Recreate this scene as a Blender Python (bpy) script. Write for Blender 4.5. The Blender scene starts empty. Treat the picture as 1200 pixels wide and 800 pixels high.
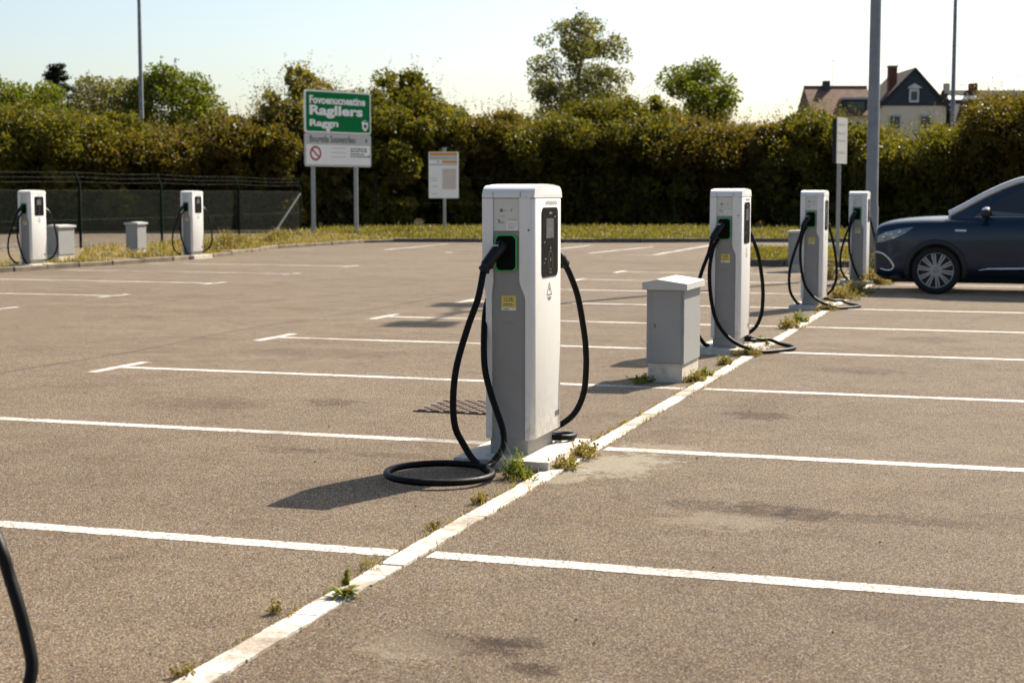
import bpy, bmesh, math, random
import numpy as np
from mathutils import Vector, Matrix
R = math.radians
sc = bpy.context.scene
COL = sc.collection
rng = np.random.default_rng(7)
random.seed(7)

# ------------------------------------------------------------------ helpers
def tag(o, label=None, cat=None, group=None, kind=None):
    if label: o['label'] = label
    if cat: o['category'] = cat
    if group: o['group'] = group
    if kind: o['kind'] = kind
    return o

def empty(name, loc, rz=0.0):
    o = bpy.data.objects.new(name, None)
    o.empty_display_size = 0.2
    o.location = loc; o.rotation_euler = (0, 0, rz)
    COL.objects.link(o)
    return o

def link(name, me, parent=None, loc=(0, 0, 0), rz=0.0):
    o = bpy.data.objects.new(name, me)
    o.location = loc; o.rotation_euler = (0, 0, rz)
    COL.objects.link(o)
    if parent is not None: o.parent = parent
    return o

def finish(me, mat, smooth=None):
    if mat is not None and not me.materials: me.materials.append(mat)
    if smooth is not None:
        me.polygons.foreach_set('use_smooth', [True] * len(me.polygons))
        if smooth < 180: me.set_sharp_from_angle(angle=R(smooth))
    me.update()
    return me

def mesh_bm(name, bm, mat=None, smooth=None):
    bmesh.ops.recalc_face_normals(bm, faces=bm.faces)
    me = bpy.data.meshes.new(name); bm.to_mesh(me); bm.free()
    return finish(me, mat, smooth)

def add_box(bm, lo, hi, mtx=None):
    vs = [bm.verts.new((x, y, z)) for x in (lo[0], hi[0]) for y in (lo[1], hi[1]) for z in (lo[2], hi[2])]
    for f in ((0, 1, 3, 2), (4, 6, 7, 5), (0, 4, 5, 1), (2, 3, 7, 6), (0, 2, 6, 4), (1, 5, 7, 3)):
        bm.faces.new([vs[i] for i in f])
    if mtx is not None: bmesh.ops.transform(bm, matrix=mtx, verts=vs)
    return vs

def add_prism(bm, pts, h, axis='y', mtx=None):
    """polygon pts extruded between h[0] and h[1] along an axis; pts are the two other coordinates in order"""
    def P(a, b, t):
        return {'y': (a, t, b), 'x': (t, a, b), 'z': (a, b, t)}[axis]
    a = [bm.verts.new(P(p[0], p[1], h[0])) for p in pts]
    b = [bm.verts.new(P(p[0], p[1], h[1])) for p in pts]
    bm.faces.new(a); bm.faces.new(b[::-1])
    n = len(pts)
    for i in range(n):
        bm.faces.new((a[i], a[(i + 1) % n], b[(i + 1) % n], b[i]))
    if mtx is not None: bmesh.ops.transform(bm, matrix=mtx, verts=a + b)
    return a + b

def bevel(bm, w, seg=2, ang=30, edges=None):
    if edges is None:
        edges = [e for e in bm.edges if len(e.link_faces) == 2 and e.calc_face_angle(0) > R(ang)]
    bmesh.ops.bevel(bm, geom=edges, offset=w, segments=seg, affect='EDGES', profile=0.5, clamp_overlap=True)

def box_mesh(name, lo, hi, mat, bev=0.0, seg=2):
    bm = bmesh.new(); add_box(bm, lo, hi)
    if bev: bevel(bm, bev, seg)
    return mesh_bm(name, bm, mat, 40 if bev else None)

def rrect(cx, cz, w, h, r, n=6):
    pts = []
    for (sx, sz, a0) in ((1, 1, 0), (-1, 1, 90), (-1, -1, 180), (1, -1, 270)):
        for k in range(n + 1):
            a = R(a0 + 90 * k / n)
            pts.append((cx + sx * (w / 2 - r) + r * math.cos(a), cz + sz * (h / 2 - r) + r * math.sin(a)))
    return pts

def spline(pts, step=0.02):
    P = [Vector(p) for p in pts]
    P = [P[0] * 2 - P[1]] + P + [P[-1] * 2 - P[-2]]
    out = []
    for i in range(1, len(P) - 2):
        n = max(2, int((P[i + 1] - P[i]).length / step))
        for k in range(n):
            t = k / n
            p0, p1, p2, p3 = P[i - 1], P[i], P[i + 1], P[i + 2]
            out.append(0.5 * ((2 * p1) + (p2 - p0) * t + (2 * p0 - 5 * p1 + 4 * p2 - p3) * t * t + (3 * p1 - p0 - 3 * p2 + p3) * t ** 3))
    out.append(P[-2])
    return out

def add_tube(bm, pts, rad, n=10, cap=True):
    pts = [Vector(p) for p in pts]
    rads = rad if isinstance(rad, (list, tuple)) else [rad] * len(pts)
    T = [(pts[min(i + 1, len(pts) - 1)] - pts[max(i - 1, 0)]).normalized() for i in range(len(pts))]
    up = Vector((0, 0, 1)) if abs(T[0].z) < 0.9 else Vector((1, 0, 0))
    u = T[0].cross(up).normalized()
    rings = []
    for i, p in enumerate(pts):
        if i:
            q = T[i - 1].rotation_difference(T[i]); u = q @ u
        u = (u - T[i] * u.dot(T[i])).normalized()
        v = T[i].cross(u)
        rings.append([bm.verts.new(p + (u * math.cos(2 * math.pi * k / n) + v * math.sin(2 * math.pi * k / n)) * rads[i]) for k in range(n)])
    for a, b in zip(rings, rings[1:]):
        for k in range(n): bm.faces.new((a[k], a[(k + 1) % n], b[(k + 1) % n], b[k]))
    if cap: bm.faces.new(rings[0][::-1]); bm.faces.new(rings[-1])

def tube_mesh(name, pts, rad, mat, n=10, smooth=50):
    bm = bmesh.new(); add_tube(bm, pts, rad, n)
    return mesh_bm(name, bm, mat, smooth)

def add_lathe(bm, prof, axis='y', c=(0, 0, 0), n=32):
    rings = []
    for r_, h in prof:
        ring = []
        for k in range(n):
            a = 2 * math.pi * k / n
            p = {'y': (r_ * math.cos(a), h, r_ * math.sin(a)), 'z': (r_ * math.cos(a), r_ * math.sin(a), h)}[axis]
            ring.append(bm.verts.new(Vector(p) + Vector(c)))
        rings.append(ring)
    for a, b in zip(rings, rings[1:]):
        for k in range(n): bm.faces.new((a[k], a[(k + 1) % n], b[(k + 1) % n], b[k]))
    return rings

def np_mesh(name, verts, nper, mat, smooth=False):
    """faces of nper vertices each, verts in order"""
    me = bpy.data.meshes.new(name)
    nv = len(verts); nf = nv // nper
    me.vertices.add(nv); me.vertices.foreach_set('co', np.asarray(verts, dtype=np.float32).ravel())
    me.loops.add(nv); me.loops.foreach_set('vertex_index', np.arange(nv, dtype=np.int32))
    me.polygons.add(nf)
    me.polygons.foreach_set('loop_start', np.arange(0, nv, nper, dtype=np.int32))
    me.polygons.foreach_set('loop_total', np.full(nf, nper, dtype=np.int32))
    me.update(calc_edges=True); me.validate()
    if mat: me.materials.append(mat)
    return me

def text_mesh(name, body, mat, w=None, h=None, bold=0.0, extrude=0.002, shear=0.0):
    cu = bpy.data.curves.new(name, 'FONT'); cu.body = body; cu.size = 1.0; cu.offset = bold; cu.extrude = 0.0; cu.shear = shear
    cu.resolution_u = 3
    o = bpy.data.objects.new(name, cu); COL.objects.link(o)
    dg = bpy.context.evaluated_depsgraph_get(); dg.update()
    me = bpy.data.meshes.new_from_object(o.evaluated_get(dg), depsgraph=dg)
    bpy.data.objects.remove(o); bpy.data.curves.remove(cu)
    co = np.zeros(len(me.vertices) * 3, dtype=np.float32); me.vertices.foreach_get('co', co); co = co.reshape(-1, 3)
    lo, hi = co.min(0), co.max(0)
    sx = w / (hi[0] - lo[0]) if w else 1; sy = h / (hi[1] - lo[1]) if h else sx
    out = np.zeros_like(co)          # text stands in the XZ plane, reading along +X, seen from -Y
    out[:, 0] = (co[:, 0] - lo[0]) * sx; out[:, 2] = (co[:, 1] - lo[1]) * sy
    me.vertices.foreach_set('co', out.ravel()); me.materials.clear(); me.materials.append(mat); me.update()
    return me

# ------------------------------------------------------------------ materials
class NT:
    def __init__(s, name):
        s.m = bpy.data.materials.new(name); s.m.use_nodes = True
        s.t = s.m.node_tree; s.n = s.t.nodes; s.l = s.t.links
        s.b = s.n['Principled BSDF']; s.out = s.n['Material Output']
    def new(s, t, **k):
        n = s.n.new(t)
        for a, v in k.items(): setattr(n, a, v)
        return n
    def val(s, sock, v):
        if isinstance(v, bpy.types.NodeSocket): s.l.new(v, sock)
        else: sock.default_value = v
    def coord(s, which='Object'):
        if not hasattr(s, '_tc'): s._tc = s.new('ShaderNodeTexCoord')
        return s._tc.outputs[which]
    def noise(s, scale, detail=4, rough=0.55, vec=None, dist=0.0, out='Fac'):
        n = s.new('ShaderNodeTexNoise'); n.inputs['Scale'].default_value = scale; n.inputs['Detail'].default_value = detail
        n.inputs['Roughness'].default_value = rough; n.inputs['Distortion'].default_value = dist
        s.l.new(vec if vec is not None else s.coord(), n.inputs['Vector'])
        return n.outputs[out]
    def ramp(s, fac, stops, interp='LINEAR'):
        n = s.new('ShaderNodeValToRGB'); cr = n.color_ramp; cr.interpolation = interp
        while len(cr.elements) < len(stops): cr.elements.new(0.5)
        for e, (p, c) in zip(cr.elements, stops):
            e.position = p; e.color = (c, c, c, 1) if isinstance(c, (int, float)) else (*c, 1)
        s.l.new(fac, n.inputs['Fac'])
        return n.outputs['Color']
    def math(s, op, a, b=0.0, clamp=False):
        n = s.new('ShaderNodeMath', operation=op, use_clamp=clamp); s.val(n.inputs[0], a); s.val(n.inputs[1], b)
        return n.outputs[0]
    def mix(s, fac, a, b, blend='MIX'):
        n = s.new('ShaderNodeMix', data_type='RGBA', blend_type=blend)
        s.val(n.inputs[0], fac)
        for sock, v in ((n.inputs[6], a), (n.inputs[7], b)):
            if isinstance(v, (tuple, list)): v = (*v[:3], 1)
            s.val(sock, v)
        return n.outputs[2]
    def bump(s, h, strength=0.3, dist=0.01):
        n = s.new('ShaderNodeBump'); n.inputs['Strength'].default_value = strength; n.inputs['Distance'].default_value = dist
        s.l.new(h, n.inputs['Height']); s.l.new(n.outputs[0], s.b.inputs['Normal'])
    def set(s, color=None, rough=None, metal=None, spec=None, **k):
        if color is not None: s.val(s.b.inputs['Base Color'], (*color, 1) if isinstance(color, tuple) else color)
        if rough is not None: s.val(s.b.inputs['Roughness'], rough)
        if metal is not None: s.b.inputs['Metallic'].default_value = metal
        if spec is not None: s.b.inputs['Specular IOR Level'].default_value = spec
        for a, v in k.items(): s.val(s.b.inputs[a.replace('_', ' ')], v)
        return s.m

def plain(name, c, rough=0.5, metal=0.0, spec=0.5, var=0.12, scale=6.0, bump=0.0, bscale=60, dirt=None, dirt_amt=0.4):
    t = NT(name)
    f = t.noise(scale, 5, 0.6)
    lo = tuple(x * (1 - var) for x in c); hi = tuple(min(1, x * (1 + var)) for x in c)
    col = t.ramp(f, [(0.3, lo), (0.7, hi)])
    if dirt:
        d = t.ramp(t.noise(scale * 2.3, 6, 0.65), [(0.52, 0.0), (0.72, dirt_amt)])
        col = t.mix(d, col, dirt)
    rr = t.ramp(t.noise(scale * 4, 3), [(0.3, max(0.02, rough - 0.06)), (0.7, min(1, rough + 0.08))])
    if bump: t.bump(t.noise(bscale, 4), bump, 0.004)
    return t.set(col, rr, metal, spec)

M = {}
def shell_mat():
    t = NT('white_enamel')
    col = t.ramp(t.noise(3, 5), [(0.3, (0.66, 0.655, 0.625)), (0.7, (0.69, 0.685, 0.655))])
    col = t.mix(t.ramp(t.noise(7, 6, .65), [(0.52, 0.0), (0.72, 0.14)]), col, (0.5, 0.46, 0.38))
    z = t.new('ShaderNodeSeparateXYZ'); t.l.new(t.coord(), z.inputs[0])
    low = t.ramp(z.outputs[2], [(0.08, 0.9), (0.20, 0.35), (0.42, 0.0)])
    spl = t.ramp(t.noise(26, 7, .75), [(0.45, 0.0), (0.62, 0.75)])
    col = t.mix(t.math('MULTIPLY', low, spl), col, (0.36, 0.31, 0.24))
    sp = t.new('ShaderNodeMapping'); sp.inputs['Scale'].default_value = (40, 40, 1.6); t.l.new(t.coord(), sp.inputs[0])
    col = t.mix(t.ramp(t.noise(1.0, 5, .6, vec=sp.outputs[0]), [(0.58, 0.0), (0.75, 0.16)]), col, (0.42, 0.39, 0.33))
    return t.set(col, 0.40)
M['white'] = shell_mat()
M['grey_panel'] = plain('grey_coated_panel', (0.24, 0.236, 0.226), 0.55, var=0.06, bump=0.03, bscale=300, dirt=(0.24, 0.22, 0.19), dirt_amt=0.2)
M['grey_skirt'] = plain('grey_coated_skirt', (0.25, 0.25, 0.24), 0.55, var=0.06, dirt=(0.3, 0.26, 0.2), dirt_amt=0.5)
M['plate'] = plain('pale_info_plate', (0.55, 0.55, 0.50), 0.45, var=0.03)
M['paper'] = plain('white_label_paper', (0.68, 0.68, 0.65), 0.5, var=0.02)
M['ink'] = plain('grey_ink', (0.12, 0.12, 0.12), 0.6)
M['faint'] = plain('faint_grey_print', (0.44, 0.42, 0.38), 0.5)
M['rubber'] = plain('black_rubber', (0.004, 0.0038, 0.0038), 0.50, spec=0.13, var=0.3, scale=14, dirt=(0.03, 0.027, 0.023), dirt_amt=0.12)
M['plastic'] = plain('black_plastic', (0.005, 0.005, 0.0055), 0.42, spec=.3, var=0.15)
M['cavity'] = plain('black_socket_cavity', (0.003, 0.003, 0.003), 0.7, spec=.1, var=0.15)
M['glossblack'] = plain('black_screen_glass', (0.004, 0.004, 0.0045), 0.35, spec=.08, var=0.1)
M['dimprint'] = plain('dim_screen_print', (0.13, 0.13, 0.13), 0.5)
M['lcd'] = plain('grey_display', (0.11, 0.115, 0.12), 0.22, var=0.05)
M['green'] = plain('green_trim', (0.015, 0.30, 0.075), 0.35, var=0.08)
M['yellow'] = plain('yellow_sticker', (0.62, 0.50, 0.07), 0.5, var=0.06)
M['cabinet'] = plain('grey_cabinet_paint', (0.27, 0.275, 0.265), 0.55, var=0.05, scale=4, bump=0.06, bscale=220, dirt=(0.33, 0.29, 0.22), dirt_amt=0.22)
M['lid'] = plain('pale_cabinet_lid', (0.46, 0.46, 0.43), 0.6, var=0.06, dirt=(0.3, 0.27, 0.2), dirt_amt=0.3)
M['concrete'] = plain('pale_concrete', (0.54, 0.49, 0.41), 0.85, spec=0.2, var=0.18, scale=9, bump=0.35, bscale=90, dirt=(0.2, 0.17, 0.12), dirt_amt=0.6)
M['galv'] = plain('galvanised_steel', (0.30, 0.31, 0.31), 0.5, metal=0.55, var=0.12, scale=8)
M['darkgreen'] = plain('dark_green_fence_paint', (0.005, 0.012, 0.008), 0.85, spec=.08, var=0.15)
M['wire'] = plain('plastic_coated_wire', (0.016, 0.024, 0.019), 0.7, spec=.15, var=0.1)
M['signgreen'] = plain('green_sign_sheet', (0.003, 0.175, 0.050), 0.6, spec=.08, var=0.05, scale=2)
M['signwhite'] = plain('white_sign_sheet', (0.86, 0.85, 0.81), 0.6, spec=.12, var=0.03, scale=2)
M['signgrey'] = plain('pale_grey_sign_sheet', (0.50, 0.50, 0.46), 0.5, var=0.04, scale=2)
M['orange'] = plain('orange_print', (0.62, 0.30, 0.06), 0.5, var=0.05)
M['palepink'] = plain('pale_pink_print', (0.60, 0.52, 0.46), 0.5, var=0.05)
M['bluegrey'] = plain('pale_blue_print', (0.46, 0.52, 0.53), 0.5, var=0.05)
M['red'] = plain('red_print', (0.40, 0.03, 0.03), 0.5, var=0.08)
M['navyprint'] = plain('navy_print', (0.03, 0.04, 0.12), 0.5, var=0.08)
M['rust'] = plain('rusty_iron', (0.105, 0.070, 0.050), 0.8, metal=0.2, var=0.35, scale=18, bump=0.3, bscale=70)
M['bark'] = plain('bark', (0.055, 0.042, 0.03), 0.9, spec=0.2, var=0.4, scale=5, bump=0.5, bscale=20)
M['earth'] = plain('dry_earth', (0.16, 0.13, 0.085), 1.0, spec=0, var=0.35, scale=3, bump=0.4, bscale=30, dirt=(0.09, 0.085, 0.03), dirt_amt=0.8)
M['darkkerb'] = plain('dark_kerb', (0.11, 0.10, 0.085), 0.9, spec=.1, var=.3, scale=5)  # darker even tone for the far and island kerbs
M['leftkerb'] = plain('dusty_worn_kerb', (0.17, 0.14, 0.105), 0.9, spec=.1, var=.35, scale=3)
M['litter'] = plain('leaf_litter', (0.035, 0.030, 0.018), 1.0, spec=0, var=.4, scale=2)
M['darkpole'] = plain('weathered_lamp_column', (0.22, 0.225, 0.23), 0.55, metal=0.3, var=0.14, scale=5)

def kerb_mat():
    t = NT('worn_painted_kerb')
    paint = t.ramp(t.noise(1.3, 8, 0.72), [(0.44, 0.0), (0.53, 1.0)])
    chip = t.ramp(t.noise(38, 8, 0.8), [(0.42, 0.1), (0.50, 1.0)])
    f = t.math('MULTIPLY', paint, chip)
    conc = t.ramp(t.noise(70, 6, 0.75), [(0.3, (0.15, 0.125, 0.095)), (0.5, (0.30, 0.255, 0.20)), (0.72, (0.40, 0.345, 0.275))])
    dirt = t.ramp(t.noise(7, 7, 0.75), [(0.50, 0.0), (0.66, 0.75)])
    conc = t.mix(dirt, conc, (0.13, 0.105, 0.08))
    col = t.mix(f, conc, (0.58, 0.56, 0.505))
    t.bump(t.noise(80, 5), 0.5, 0.008)
    return t.set(col, 0.8, spec=0.25)
M['kerbpaint'] = kerb_mat()

def line_mat():
    t = NT('worn_white_road_paint')
    wear = t.ramp(t.noise(55, 8, 0.8), [(0.43, 0.0), (0.51, 1.0)])
    big = t.ramp(t.noise(1.1, 5, 0.65), [(0.36, 0.30), (0.50, 1.0)])
    f = t.math('MULTIPLY', wear, big)
    col = t.mix(f, (0.075, 0.056, 0.039), (0.56, 0.535, 0.475))
    t.bump(t.noise(160, 4), 0.3, 0.004)
    return t.set(col, 0.75, spec=0.3)
M['line'] = line_mat()

def asphalt_mat():
    t = NT('sun_bleached_asphalt')
    big = t.ramp(t.noise(0.22, 6, 0.6), [(0.3, 0.80), (0.7, 1.16)])
    mid = t.ramp(t.noise(2.2, 6, 0.62, dist=0.4), [(0.28, 0.80), (0.72, 1.14)])
    v = t.new('ShaderNodeTexVoronoi'); v.inputs['Scale'].default_value = 240; t.l.new(t.coord(), v.inputs['Vector'])
    sep = t.new('ShaderNodeSeparateColor'); t.l.new(v.outputs['Color'], sep.inputs[0])
    agg = t.ramp(sep.outputs[0], [(0.0, (0.0105, 0.0069, 0.0043)), (0.26, (0.024, 0.0162, 0.0099)), (0.40, (0.059, 0.0402, 0.0248)), (0.72, (0.085, 0.0582, 0.0358)), (0.90, (0.139, 0.096, 0.060)), (1.0, (0.38, 0.30, 0.22))])
    fine = t.ramp(t.noise(210, 3, 0.7), [(0.28, 0.55), (0.42, 0.95), (0.75, 1.30)])
    edge = t.ramp(v.outputs['Distance'], [(0.0, 1.1), (0.75, 0.72)])
    col = t.mix(1.0, agg, fine, 'MULTIPLY'); col = t.mix(1.0, col, edge, 'MULTIPLY')
    col = t.mix(1.0, col, big, 'MULTIPLY'); col = t.mix(1.0, col, mid, 'MULTIPLY')
    # ground-in dirt: ragged darker and browner areas
    col = t.mix(t.ramp(t.noise(0.9, 8, 0.72, dist=.6), [(0.50, 0.0), (0.68, 0.55)]), col, t.mix(1.0, col, (0.52, 0.46, 0.40), 'MULTIPLY'))
    col = t.mix(t.ramp(t.noise(3.7, 8, 0.75), [(0.58, 0.0), (0.70, 0.6)]), col, t.mix(1.0, col, (0.45, 0.40, 0.35), 'MULTIPLY'))
    col = t.mix(t.ramp(t.noise(1.7, 7, 0.7, dist=.3), [(0.56, 0.0), (0.72, 0.5)]), col, t.mix(1.0, col, (1.28, 1.20, 1.08), 'MULTIPLY'))
    # stains and a spill of pale dust, each with its own place and ragged outline
    xyz = t.new('ShaderNodeSeparateXYZ'); t.l.new(t.coord(), xyz.inputs[0])
    wob = t.noise(7.0, 8, 0.82)
    def blob(x, y, rx, ry, amt):
        dx = t.math('DIVIDE', t.math('SUBTRACT', xyz.outputs[0], x), rx)
        dy = t.math('DIVIDE', t.math('SUBTRACT', xyz.outputs[1], y), ry)
        d = t.math('ADD', t.math('MULTIPLY', dx, dx), t.math('MULTIPLY', dy, dy))
        e = t.math('SUBTRACT', t.math('MULTIPLY', t.math('SUBTRACT', wob, .28), 7.0), d)
        return t.ramp(t.math('MULTIPLY', e, 0.5), [(0.22, 0.0), (0.62, amt * 1.05)])
    for (x, y, rx, ry, amt) in [(-1.68, 4.60, .26, .15, .8), (-1.36, 4.44, .10, .07, .85), (-1.5, 4.7, .12, .06, .6), (-1.08, 7.06, .20, .20, .8), (-.88, 7.02, .16, .16, .75), (-1.35, 7.08, .22, .14, .55), (-.55, 7.0, .5, .10, .4),
                                (-1.59, 10.12, .24, .20, .8), (-4.5, 9.87, .22, .2, .6), (-3.87, 7.94, .24, .12, .55), (-.07, 7.1, .5, .25, .35),
                                (-.3, 5.6, .6, .4, .3), (-5.4, 9.6, .5, .4, .35), (-1.2, 13.0, .4, .3, .5), (-.9, 16.0, .4, .4, .5), (-3.2, 7.95, .3, .12, .5),
                                (-6.0, 13.0, .9, .4, .35), (-4.6, 5.0, .6, .3, .3), (-3.9, 17.6, .6, .35, .4)]:
        col = t.mix(blob(x, y, rx, ry, amt), col, t.mix(1.0, col, (0.26, 0.22, 0.19), 'MULTIPLY'))
    for (x, y, rx, ry, amt) in [(-2.0, 8.05, .28, .42, .8), (-2.15, 7.6, .10, .25, .6), (-1.9, 8.6, .3, .2, .4), (-1.8, 4.55, .2, .16, .35), (-1.2, 6.75, .3, .2, .35)]:
        col = t.mix(blob(x, y, rx, ry, amt), col, t.mix(0.5, t.mix(1.0, col, (1.9, 1.8, 1.65), 'MULTIPLY'), (0.17, 0.14, 0.105)))
    h = t.math('ADD', t.math('MULTIPLY', v.outputs['Distance'], -0.6), t.noise(210, 3, 0.7))
    t.bump(h, 0.55, 0.006)
    dust = t.mix(1.0, col, (11.5, 11.5, 11.0), 'MULTIPLY'); dust.node.clamp_result = True      # the same stones seen through their dust at a low angle
    return t.set(col, 0.88, spec=0.2, Sheen_Weight=0.85, Sheen_Roughness=0.42, Sheen_Tint=dust)
M['asphalt'] = asphalt_mat()

def leaf_mat(name, cols, trans=0.48, nscale=0.5, gloss=0.12):
    t = NT(name)
    geo = t.new('ShaderNodeNewGeometry')
    f = t.math('ADD', t.math('MULTIPLY', geo.outputs['Random Per Island'], 0.55), t.math('MULTIPLY', t.noise(nscale, 4, 0.6), 0.75))
    k = len(cols)
    col = t.ramp(f, [(0.25 + 0.6 * i / (k - 1), c) for i, c in enumerate(cols)])
    t.set(col, 0.5, spec=gloss)
    tr = t.new('ShaderNodeBsdfTranslucent')
    t.l.new(t.mix(1.0, col, (1.15, 1.15, 0.42), 'MULTIPLY'), tr.inputs['Color'])
    mx = t.new('ShaderNodeMixShader'); mx.inputs[0].default_value = trans
    t.l.new(t.b.outputs[0], mx.inputs[1]); t.l.new(tr.outputs[0], mx.inputs[2]); t.l.new(mx.outputs[0], t.out.inputs[0])
    return t.m
M['leaf_olive'] = leaf_mat('olive_hedge_leaves', [(0.0377, 0.041, 0.0074), (0.0705, 0.0738, 0.0115), (0.1148, 0.1082, 0.018), (0.1517, 0.1271, 0.0246)])
M['leaf_brown'] = leaf_mat('bronze_hedge_leaves', [(0.0384, 0.0368, 0.008), (0.072, 0.064, 0.012), (0.112, 0.092, 0.0192), (0.144, 0.1, 0.0256)])
M['leaf_green'] = leaf_mat('green_tree_leaves', [(0.040, 0.058, 0.007), (0.075, 0.104, 0.012), (0.125, 0.150, 0.020), (0.155, 0.160, 0.026)])
M['leaf_pale'] = leaf_mat('pale_willow_leaves', [(0.06, 0.06, 0.022), (0.10, 0.095, 0.035), (0.15, 0.13, 0.05), (0.19, 0.15, 0.06)])
M['leaf_grey'] = leaf_mat('grey_green_leaves', [(0.060, 0.066, 0.026), (0.100, 0.106, 0.040), (0.150, 0.148, 0.055), (0.175, 0.155, 0.055)])
M['leaf_dark'] = leaf_mat('dark_conifer_needles', [(0.008, 0.014, 0.007), (0.014, 0.022, 0.010), (0.02, 0.03, 0.013)], 0.1)
M['grass'] = leaf_mat('verge_grass_blades', [(0.045, 0.058, 0.009), (0.085, 0.095, 0.013), (0.145, 0.132, 0.027), (0.23, 0.18, 0.06)], 0.4, 0.35)
M['drygrass'] = leaf_mat('dry_weed_blades', [(0.08, 0.08, 0.016), (0.17, 0.145, 0.038), (0.26, 0.20, 0.07), (0.34, 0.26, 0.12)], 0.35, 0.8)
M['freshgrass'] = leaf_mat('fresh_green_blades', [(0.06, 0.10, 0.008), (0.10, 0.155, 0.013), (0.17, 0.20, 0.025), (0.25, 0.21, 0.06)], 0.4, 3.0)

# ------------------------------------------------------------------ ground
gm = bmesh.new()
vs = [gm.verts.new(p) for p in ((-400, -60, 0), (400, -60, 0), (400, 700, 0), (-400, 700, 0))]; gm.faces.new(vs)
tag(link('ground', mesh_bm('ground', gm, M['asphalt'])), 'sun bleached asphalt of the car park', 'ground', kind='structure')

def sheet(name, polys, z, mat, label, cat='road marking', kind='structure'):
    bm = bmesh.new()
    for p in polys: bm.faces.new([bm.verts.new((x, y, z)) for x, y in p])
    return tag(link(name, mesh_bm(name, bm, mat)), label, cat, kind=kind)

def ragged(x0, y0, x1, y1, w, j=.0024, step=.03):
    d = Vector((x1 - x0, y1 - y0)); L = d.length; d /= L; n = Vector((-d.y, d.x)); k = max(2, int(L / step)); out = []
    e = [[w / 2 + random.gauss(0, j) for _ in range(k + 1)] for _ in (0, 1)]
    for i in range(k):
        a, b = i / k * L, (i + 1) / k * L
        A = Vector((x0, y0)) + d * a; B = Vector((x0, y0)) + d * b
        out.append([tuple(A + n * e[0][i]), tuple(A - n * e[1][i]), tuple(B - n * e[1][i + 1]), tuple(B + n * e[0][i + 1])])
    return out
def strip(x0, y0, x1, y1, w, wob=0.0):
    d = Vector((x1 - x0, y1 - y0)); n = Vector((-d.y, d.x)).normalized() * (w / 2)
    return [(x0 + n.x, y0 + n.y), (x0 - n.x, y0 - n.y), (x1 - n.x, y1 - n.y), (x1 + n.x, y1 + n.y)]

YL = [0.2, 2.98, 5.74, 8.50, 11.38, 14.27, 17.12, 20.0, 22.85, 25.7, 28.5]
polys = []
for i, y in enumerate(YL):
    f = ragged if y < 15 else (lambda *a: [strip(*a)])
    polys += f(-7.045, y, -2.345, y, 0.115)
    polys += f(-7.10, y - 0.40, -7.10, y + 0.42, 0.10)
    polys += f(-2.20, y + 0.02, 2.9, y, 0.115)
sheet('bay_line', polys, 0.002, M['line'], 'white painted bay lines either side of the charging posts')
polys = []
for y, x in ((13.9, -12.1), (16.75, -12.15), (19.45, -12.2), (22.75, -12.4), (25.9, -12.55), (29.0, -12.75)):
    polys.append(strip(-17.3, y - 0.02, x, y, 0.12)); polys.append(strip(x, y - 0.38, x + 0.02, y + 0.38, 0.10))
sheet('far_bay_line', polys, 0.004, M['line'], 'white painted bay lines along the weedy left kerb')
polys = [strip(-10.07, 37.26, -9.67, 42.6, .13), strip(-8.33, 36.66, -8.4, 44.2, .13), strip(-13.22, 38.76, -13.4, 43.6, .13), strip(-15.74, 37.95, -15.85, 43.0, .13),
         strip(-11.7, 37.6, -11.6, 43.2, .13), strip(-13.6, 36.7, -13.4, 36.72, .3), strip(-8.0, 36.5, -9.0, 36.6, .12)]
sheet('verge_bay_line', polys, 0.004, M['line'], 'white painted bay lines running up to the grass verge')
polys = [strip(-25.2, 34.9, -25.7, 40, .15), strip(-27.2, 34.0, -27.7, 39.5, .15), strip(-23.9, 31.5, -24.6, 33.5, .15), strip(-29.2, 33, -29.7, 39, .15)]
sheet('neighbour_bay_line', polys, 0.004, M['line'], 'white bay lines in the lot behind the wire fence')

# old joint between two asphalt strips
jt = NT('tar_joint'); jt.set(jt.ramp(jt.noise(9, 5), [(0.35, (0.085, 0.064, 0.045)), (0.65, (0.045, 0.034, 0.025))]), 0.8)
pts = [(-7.9, 4.0), (-7.82, 8.0), (-7.77, 10.7), (-7.68, 12.5), (-7.83, 14.8), (-7.72, 16.9), (-7.69, 19.2), (-7.8, 23)]
sp = spline([(x, y, 0) for x, y in pts], 0.4)
polys = [strip(a.x, a.y, b.x, b.y, 0.012 + 0.014 * random.random()) for a, b in zip(sp, sp[1:])]
sheet('asphalt_joint', polys, 0.003, jt.m, 'dark tar joint running across the asphalt', 'road joint')

# flush kerb stones between the two rows of bays
bm = bmesh.new(); y = 1.0
while y < 30.5:
    L = random.uniform(0.82, 1.02); j = random.uniform(-.006, .006); z = 0.006 + random.uniform(0, .004)
    k = 12
    for q in range(k):
        x0, x1 = -2.322 + j + random.gauss(0, .002), -2.222 + j + random.gauss(0, .002)
        add_box(bm, (x0, y + (L - .012) * q / k, -.05), (x1, y + (L - .012) * (q + 1) / k + (0 if q == k - 1 else .0), z + random.gauss(0, .0006)))
    y += L
tag(link('kerb_strip', mesh_bm('kerb_strip', bm, M['kerbpaint'])), 'worn white painted kerb stones set flush between the bays', 'kerb', kind='structure')

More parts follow.
